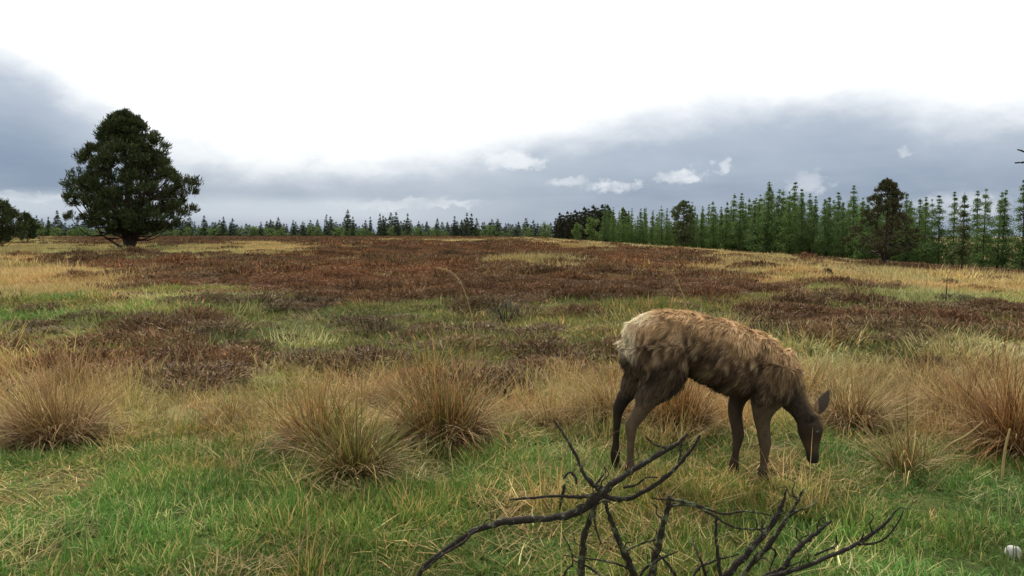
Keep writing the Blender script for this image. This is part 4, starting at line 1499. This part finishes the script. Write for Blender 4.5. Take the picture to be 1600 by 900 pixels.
def build_branches():
    branch('dead_branch', 'long crooked dead branch sweeping from bottom centre up to a forked tip before the deer',
           [(655, 897, 7), (700, 857, 7.5), (745, 828, 8), (800, 814, 9), (880, 806, 10), (918, 791, 12), (942, 768, 13), (968, 748, 9), (1003, 726, 8), (1040, 704, 6.5), (1063, 690, 5), (1074, 678, 3)], M_DEAD,
           [[(936, 772, 10), (975, 780, 7), (1020, 760, 6.5, -.05), (1058, 728, 6, -.08), (1084, 697, 4, -.1), (1094, 680, 3, -.1)],
            [(938, 766, 8), (915, 745, 5.5, .04), (900, 712, 4.5, .08), (884, 684, 3.5, .12), (865, 656, 2.2, .15)],
            [(940, 772, 7), (905, 776, 4.5, -.03), (870, 775, 4, -.05), (830, 778, 3.5, -.07), (796, 781, 2.5, -.08)],
            [(1045, 702, 4), (1035, 698, 3.2), (1022, 694, 2.8, .02), (1008, 682, 1.8, .03)],
            [(1064, 690, 4.5), (1064, 705, 3.5, -.02), (1061, 722, 3, -.04)],
            [(975, 762, 4), (995, 757, 3, -.03), (1010, 746, 2.6, -.05), (1028, 746, 2, -.06)],
            [(932, 778, 4), (929, 812, 3, -.04), (933, 832, 2.5, -.05), (940, 850, 2, -.05)],
            [(930, 760, 5), (938, 748, 3, .02), (946, 738, 2.2, .03), (944, 730, 1.2, .03)],
            [(750, 826, 5), (735, 836, 4, -.03), (720, 850, 4, -.05), (690, 868, 3.5, -.06), (660, 893, 3, -.06)]], Y=2.95, seed=1)
    branch('bark_strip', 'broken bark strip hanging from the twig left of the branch fork',
           [(882, 757, 4), (880, 770, 4.6), (876, 784, 4), (875, 797, 2)], M_DEAD, [[(880, 748, 2.4, .02), (890, 738, 3.2, .02), (898, 744, 4, .02), (901, 756, 3, .02)]], Y=2.93, seed=2, ground_base=False, cat='bark')
    branch('dead_branch', 'thick mossy dead stem under the fork of the crooked branch',
           [(905, 935, 11), (908, 890, 10), (912, 840, 9), (925, 800, 7), (934, 782, 5)], M_MOSS, [], Y=3.03, seed=3)
    branch('dead_branch', 'mossy dead stem leaning left under the crooked branch',
           [(1006, 935, 11), (985, 885, 10), (965, 840, 8.5), (950, 800, 6.5), (944, 780, 5)], M_MOSS, [[(975, 862, 4), (1000, 850, 3, -.03), (1030, 842, 2.5, -.05)], [(988, 890, 4), (960, 880, 3, -.05), (915, 872, 2.2, -.08), (880, 868, 1.6, -.08)]], Y=3.10, seed=4)
    branch('dead_branch', 'lichen-spotted upright stem with two thin arms reaching right',
           [(1012, 935, 11), (1020, 890, 10.5), (1030, 845, 9.5), (1042, 800, 7.5), (1047, 774, 5.5)], M_MOSS,
           [[(1044, 780, 5), (1072, 784, 4, -.02), (1100, 793, 3.6, -.04), (1130, 803, 3, -.05), (1165, 799, 2.6, -.05), (1205, 805, 2, -.05)],
            [(1044, 791, 4.5), (1080, 789, 3.6, -.03), (1112, 804, 3.4, -.06), (1142, 822, 3, -.08), (1172, 827, 2.6, -.09), (1196, 826, 2, -.09)],
            [(1046, 780, 3), (1030, 780, 2.2, -.02), (1018, 778, 1.5, -.03)]], Y=2.9, seed=5)
    branch('dead_branch', 'thick bare branch rising to the right of the upright stem',
           [(1128, 915, 11), (1160, 873, 10), (1190, 840, 9), (1212, 810, 7.5), (1222, 788, 5), (1229, 764, 2.5)], M_DEAD, [], Y=2.86, seed=6)
    branch('dead_branch', 'knotty lichen branch just right of the thick bare one, ending in two prongs',
           [(1140, 930, 8), (1172, 885, 8), (1203, 850, 7.5), (1228, 812, 6.5), (1244, 788, 4.5), (1255, 764, 2.4)], M_MOSS,
           [[(1230, 808, 5), (1246, 798, 3.6, -.02), (1262, 793, 3, -.03), (1278, 784, 1.8, -.03)],
            [(1200, 852, 4), (1212, 862, 3, .04), (1206, 880, 2.5, .05), (1201, 898, 2, .05)]], Y=2.95, seed=7)
    branch('dead_branch', 'short dark branch pointing up right below the grazing head',
           [(1222, 910, 8), (1232, 875, 7.5), (1248, 856, 7), (1272, 836, 5.5), (1297, 815, 3.5)], M_DEAD, [[(1228, 885, 4), (1210, 892, 3, -.05), (1180, 905, 2.4, -.05)]], Y=2.8, seed=8)
    branch('dead_branch', 'long low dead branch reaching furthest right with a forked tip',
           [(1150, 925, 6.5), (1200, 902, 6.5), (1250, 888, 6.5), (1300, 868, 6), (1342, 848, 5.5), (1376, 823, 4.5), (1394, 806, 3.5), (1398, 797, 2)], M_DEAD,
           [[(1340, 850, 4), (1366, 849, 3.2, -.02), (1386, 838, 2.8, -.03), (1402, 818, 2.2, -.04), (1412, 798, 1.6, -.04)],
            [(1344, 846, 3.5), (1347, 840, 2.6), (1350, 832, 1.4)],
            [(1272, 868, 3, .04), (1290, 860, 3, .04), (1306, 852, 3.4, .04), (1307, 836, 2, .04)]], Y=2.72, seed=9)
    branch('dead_stick', 'straight dark stick standing upright between the thin arms and the thick branch',
           [(1127, 925, 5.5), (1123, 880, 5.2), (1119, 840, 4.8), (1119, 806, 3.5)], M_DEAD, [], Y=2.75, seed=10, cat='stick')
    branch('dead_stick', 'thin twig lying low left of the mossy stems',
           [(880, 905, 3), (895, 880, 2.6), (890, 855, 2.4), (880, 838, 1.5)], M_DEAD, [], Y=2.85, seed=11, cat='stick')
    # short brash at the foot of the heap
    rng = np.random.default_rng(77)
    words = ['leftmost', 'second', 'third', 'fourth', 'fifth', 'rightmost']
    for i, (u, v, du, dv) in enumerate([(945, 905, -50, -30), (1000, 895, 60, -34), (1060, 905, -45, -50), (1085, 890, 70, -24), (1105, 905, -26, -62), (1190, 908, 60, -30)]):
        branch('broken_twig', 'short broken twig at the bottom of the brash heap, %s of six' % words[i],
               [(u, v + 10, 4), (u + du * .4, v + dv * .5, 3.4, rng.uniform(-.05, .05)), (u + du, v + dv, 1.6, rng.uniform(-.1, .1))], M_DEAD, [], Y=2.85, seed=20 + i, cat='twig')
    # bare branch tips hanging in from a tree just outside the right edge
    branch('bare_sapling', 'bare twig tips reaching in over the right edge against the sky',
           [(1760, 840, 16), (1765, 600, 14), (1772, 400, 12), (1768, 260, 9), (1780, 120, 5), (1790, 20, 2)], M_DEAD,
           [[(1770, 300, 6), (1715, 268, 4, -.1), (1660, 246, 3.4, -.15), (1625, 242, 2.8, -.18), (1605, 238, 2.4, -.19), (1590, 234, 1.8, -.2)],
            [(1660, 246, 3, -.15), (1632, 246, 2.8, -.17), (1606, 253, 2.5, -.19), (1586, 254.5, 1.9, -.2)],
            [(1770, 220, 5), (1820, 170, 3.5, .1), (1860, 140, 2, .2)],
            [(1770, 380, 5), (1730, 350, 3.5, .2), (1690, 335, 2, .35)]], Y=3.2, seed=40, cat='sapling')


build_branches()

# ------------------------------------------------------------------ single stalks, saplings, bushes, stone
def stalk(label, ctrl, Y, mat, seed, plume=0, cat='grass stalk', name='grass_stalk', cols=RUSTRAW):
    rng = np.random.default_rng(500 + seed)
    rows = []
    for c in ctrl:
        p = P(c[0], c[1], Y + (c[3] if len(c) > 3 else 0))
        rows.append((*p, c[2] * Y / FPX))
    r0 = rows[0]
    gz = float(ground(r0[0], r0[1]))
    rows[0] = (r0[0], r0[1], gz - .04, r0[3])
    s = spline(rows, 30)
    V, T = tube(s[:, :3], np.maximum(s[:, 3], .0006), 5, .05, rng)
    acc = Acc()
    acc.add(V, T, cols[0])
    o = link(name, acc.mesh(name, mat, True), label=label, cat=cat)
    if plume:
        a2 = Acc()
        seg = s[17:, :3]
        for j in range(plume):
            f = rng.random()
            b = seg[min(len(seg) - 1, int(f * len(seg)))]
            n = 4
            base = np.tile(b, (n, 1)) + rng.normal(0, .002, (n, 3))
            Vb, Tb, Cb = blades(base, np.full(n, pi) + rng.normal(0, .9, n), .035 * (1.2 - .7 * f) * rng.uniform(.6, 1.4, n), rng.uniform(.8, 1.6, n), rng.uniform(.2, 1.0, n), np.full(n, .0035), rnd_col(rng, n, cols), 3)
            a2.add(Vb, Tb, Cb)
        link('seed_head', a2.mesh('seed_head', mat), o)
    return o


def bush(label, u, v, wpx, hpx, seed, cols, name='heather_bush', cat='bush', Y=None, nb=1500):
    g = on_ground(u, v) if Y is None else np.array(at_bearing(u, Y))
    k = g[1] / FPX
    R, H = wpx * k / 2, hpx * k
    rng = np.random.default_rng(600 + seed)
    n = nb
    a = rng.uniform(0, 2 * pi, n)
    r = R * np.sqrt(rng.random(n)) * (1 + .25 * np.sin(3 * a + seed))
    zz = H * np.sqrt(np.clip(1 - (r / (R * 1.3)) ** 2, .02, 1)) * (1 - .85 * rng.random(n) ** 1.8) * (.7 + .6 * vnoise(r * np.cos(a) + 30, r * np.sin(a), R * .4, seed))
    base = np.stack([r * np.cos(a), r * np.sin(a), zz * .8], 1)
    V, T, C = blades(base, a + rng.normal(0, 1.1, n), H * .28 * rng.uniform(.5, 1.5, n), rng.uniform(0, .9, n), rng.uniform(-.3, .4, n), H * .035 * rng.uniform(.6, 1.4, n), rnd_col(rng, n, cols, .3), 2, None, rng.uniform(-1.5, 1.5, n))
    e = link(name, None, loc=g, label=label, cat=cat)
    link('foliage', mesh_np('foliage', V, T, C, M_RUSH), e)
    ac = Acc()
    for j in range(9):
        th = rng.uniform(0, 2 * pi)
        rr = R * rng.uniform(.2, .8)
        p = spline([(0, 0, -.03), (rr * .4 * math.cos(th), rr * .4 * math.sin(th), H * .3), (rr * math.cos(th), rr * math.sin(th), H * .75)], 6)
        V, T = tube(p, np.linspace(.03, .008, 6) * H, 5, 0, rng)
        ac.add(V, T, (.04, .03, .02))
    link('stems', ac.mesh('stems', M_RUSH), e)


def build_small():
    stalk('tall dry grass stalk with a drooping seed head before the brown heather', [(748, 640, 1.0), (744, 560, .9), (738, 500, .8), (726, 456, .6), (715, 434, .5), (700, 423, .4), (684, 419, .25)], 6.2, M_RUSH, 1, 70)
    stalk('thin leaning dry stalk above the back of the deer, bending right', [(1085, 600, 1.2), (1075, 500, 1.1), (1062, 448, .9), (1048, 425, .5)], 6.0, M_RUSH, 2, 16)
    stalk('thin dry stalk beside the bare stem at right', [(1470, 640, 1.0), (1474, 560, .9), (1462, 520, .8), (1440, 505, .4)], 6.5, M_RUSH, 3, 14)
    stalk('long fallen-over straw stem in front of the right tussocks', [(1455, 712, 2.0), (1480, 698, 1.8), (1510, 680, 1.6), (1535, 660, 1.0)], 5.0, M_RUSH, 4, 0)
    stalk('pale broken straw stem before the dark right-hand tussock', [(1566, 735, 2.2), (1570, 705, 2.0), (1578, 670, 1.4)], 4.6, M_RUSH, 5, 0)
    DK = [(.05, .04, .03), (.04, .03, .025)]
    stalk('slender bare dark stem standing in the straw at right', [(1475, 508, 1.3), (1474, 490, 1.2), (1478, 465, 1.0), (1480, 440, .6)], 15.5, M_RUSH, 6, 0, 'sapling', 'sapling', DK)
    DARKH = [(.075, .047, .03), (.105, .063, .038), (.05, .034, .022)]
    bush('dark heather bush right of the solitary pine', 360, 392, 34, 9, 1, DARKH)
    bush('small black-brown bush alone in the straw left of the plantation pine', 1292, 432, 14, 12, 2, DARKH)
    bush('low dark bush in the straw below the plantation pine', 1402, 446, 14, 8, 3, DARKH)
    bush('small dark hummock bush left of the solitary pine', 68, 384, 14, 6, 4, DARKH)
    bush('dark heather hump in front of the solitary pine, left', 100, 402, 26, 9, 5, DARKH)
    bush('dark low bush near the right edge below the larches', 1555, 462, 20, 9, 6, DARKH)
    bush('wispy grey-green leafless shrub beyond the green patch in the middle', 790, 512, 58, 44, 7, [(.075, .07, .045), (.10, .095, .055), (.07, .065, .045)], 'grey_shrub', nb=170)
    bush('dark heather bush atop the bank right of the deer', 1270, 508, 40, 17, 8, DARKH)
    bush('wide dark heather bush on the bank at right', 1350, 514, 60, 16, 9, DARKH)
    bush('round dark heather bush below the straw at far right', 1445, 585, 70, 28, 10, DARKH)
    # pale lump by the right edge
    m = bpy.data.materials.new('pale_stone')
    m.use_nodes = True
    t = NT(m.node_tree)
    geo = t.n('ShaderNodeNewGeometry').outputs['Position']
    p = t.n('ShaderNodeBsdfPrincipled')
    t.put(p.inputs['Base Color'], t.mix(t.noise(geo, 60, 5), (.25, .24, .22), (.45, .44, .42)))
    p.inputs['Roughness'].default_value = .8
    o = t.n('ShaderNodeOutputMaterial')
    t.nt.links.new(p.outputs[0], o.inputs[0])
    g = on_ground(1585, 872)
    rng = np.random.default_rng(9)
    V, T = loft(spline([(0, 0, -.02, .005, .005), (.0, 0, .0, .024, .026), (-.006, .003, .022, .036, .030), (.010, .0, .040, .024, .02), (.016, 0, .050, .004, .004)], 14), 12)
    V = V * (1 + .03 * rng.normal(size=(len(V), 1)))
    link('pale_stone', mesh_np('pale_stone', V, T, None, m, True), loc=g, label='small whitish stone in the grass at the bottom right corner', cat='stone')


build_small()
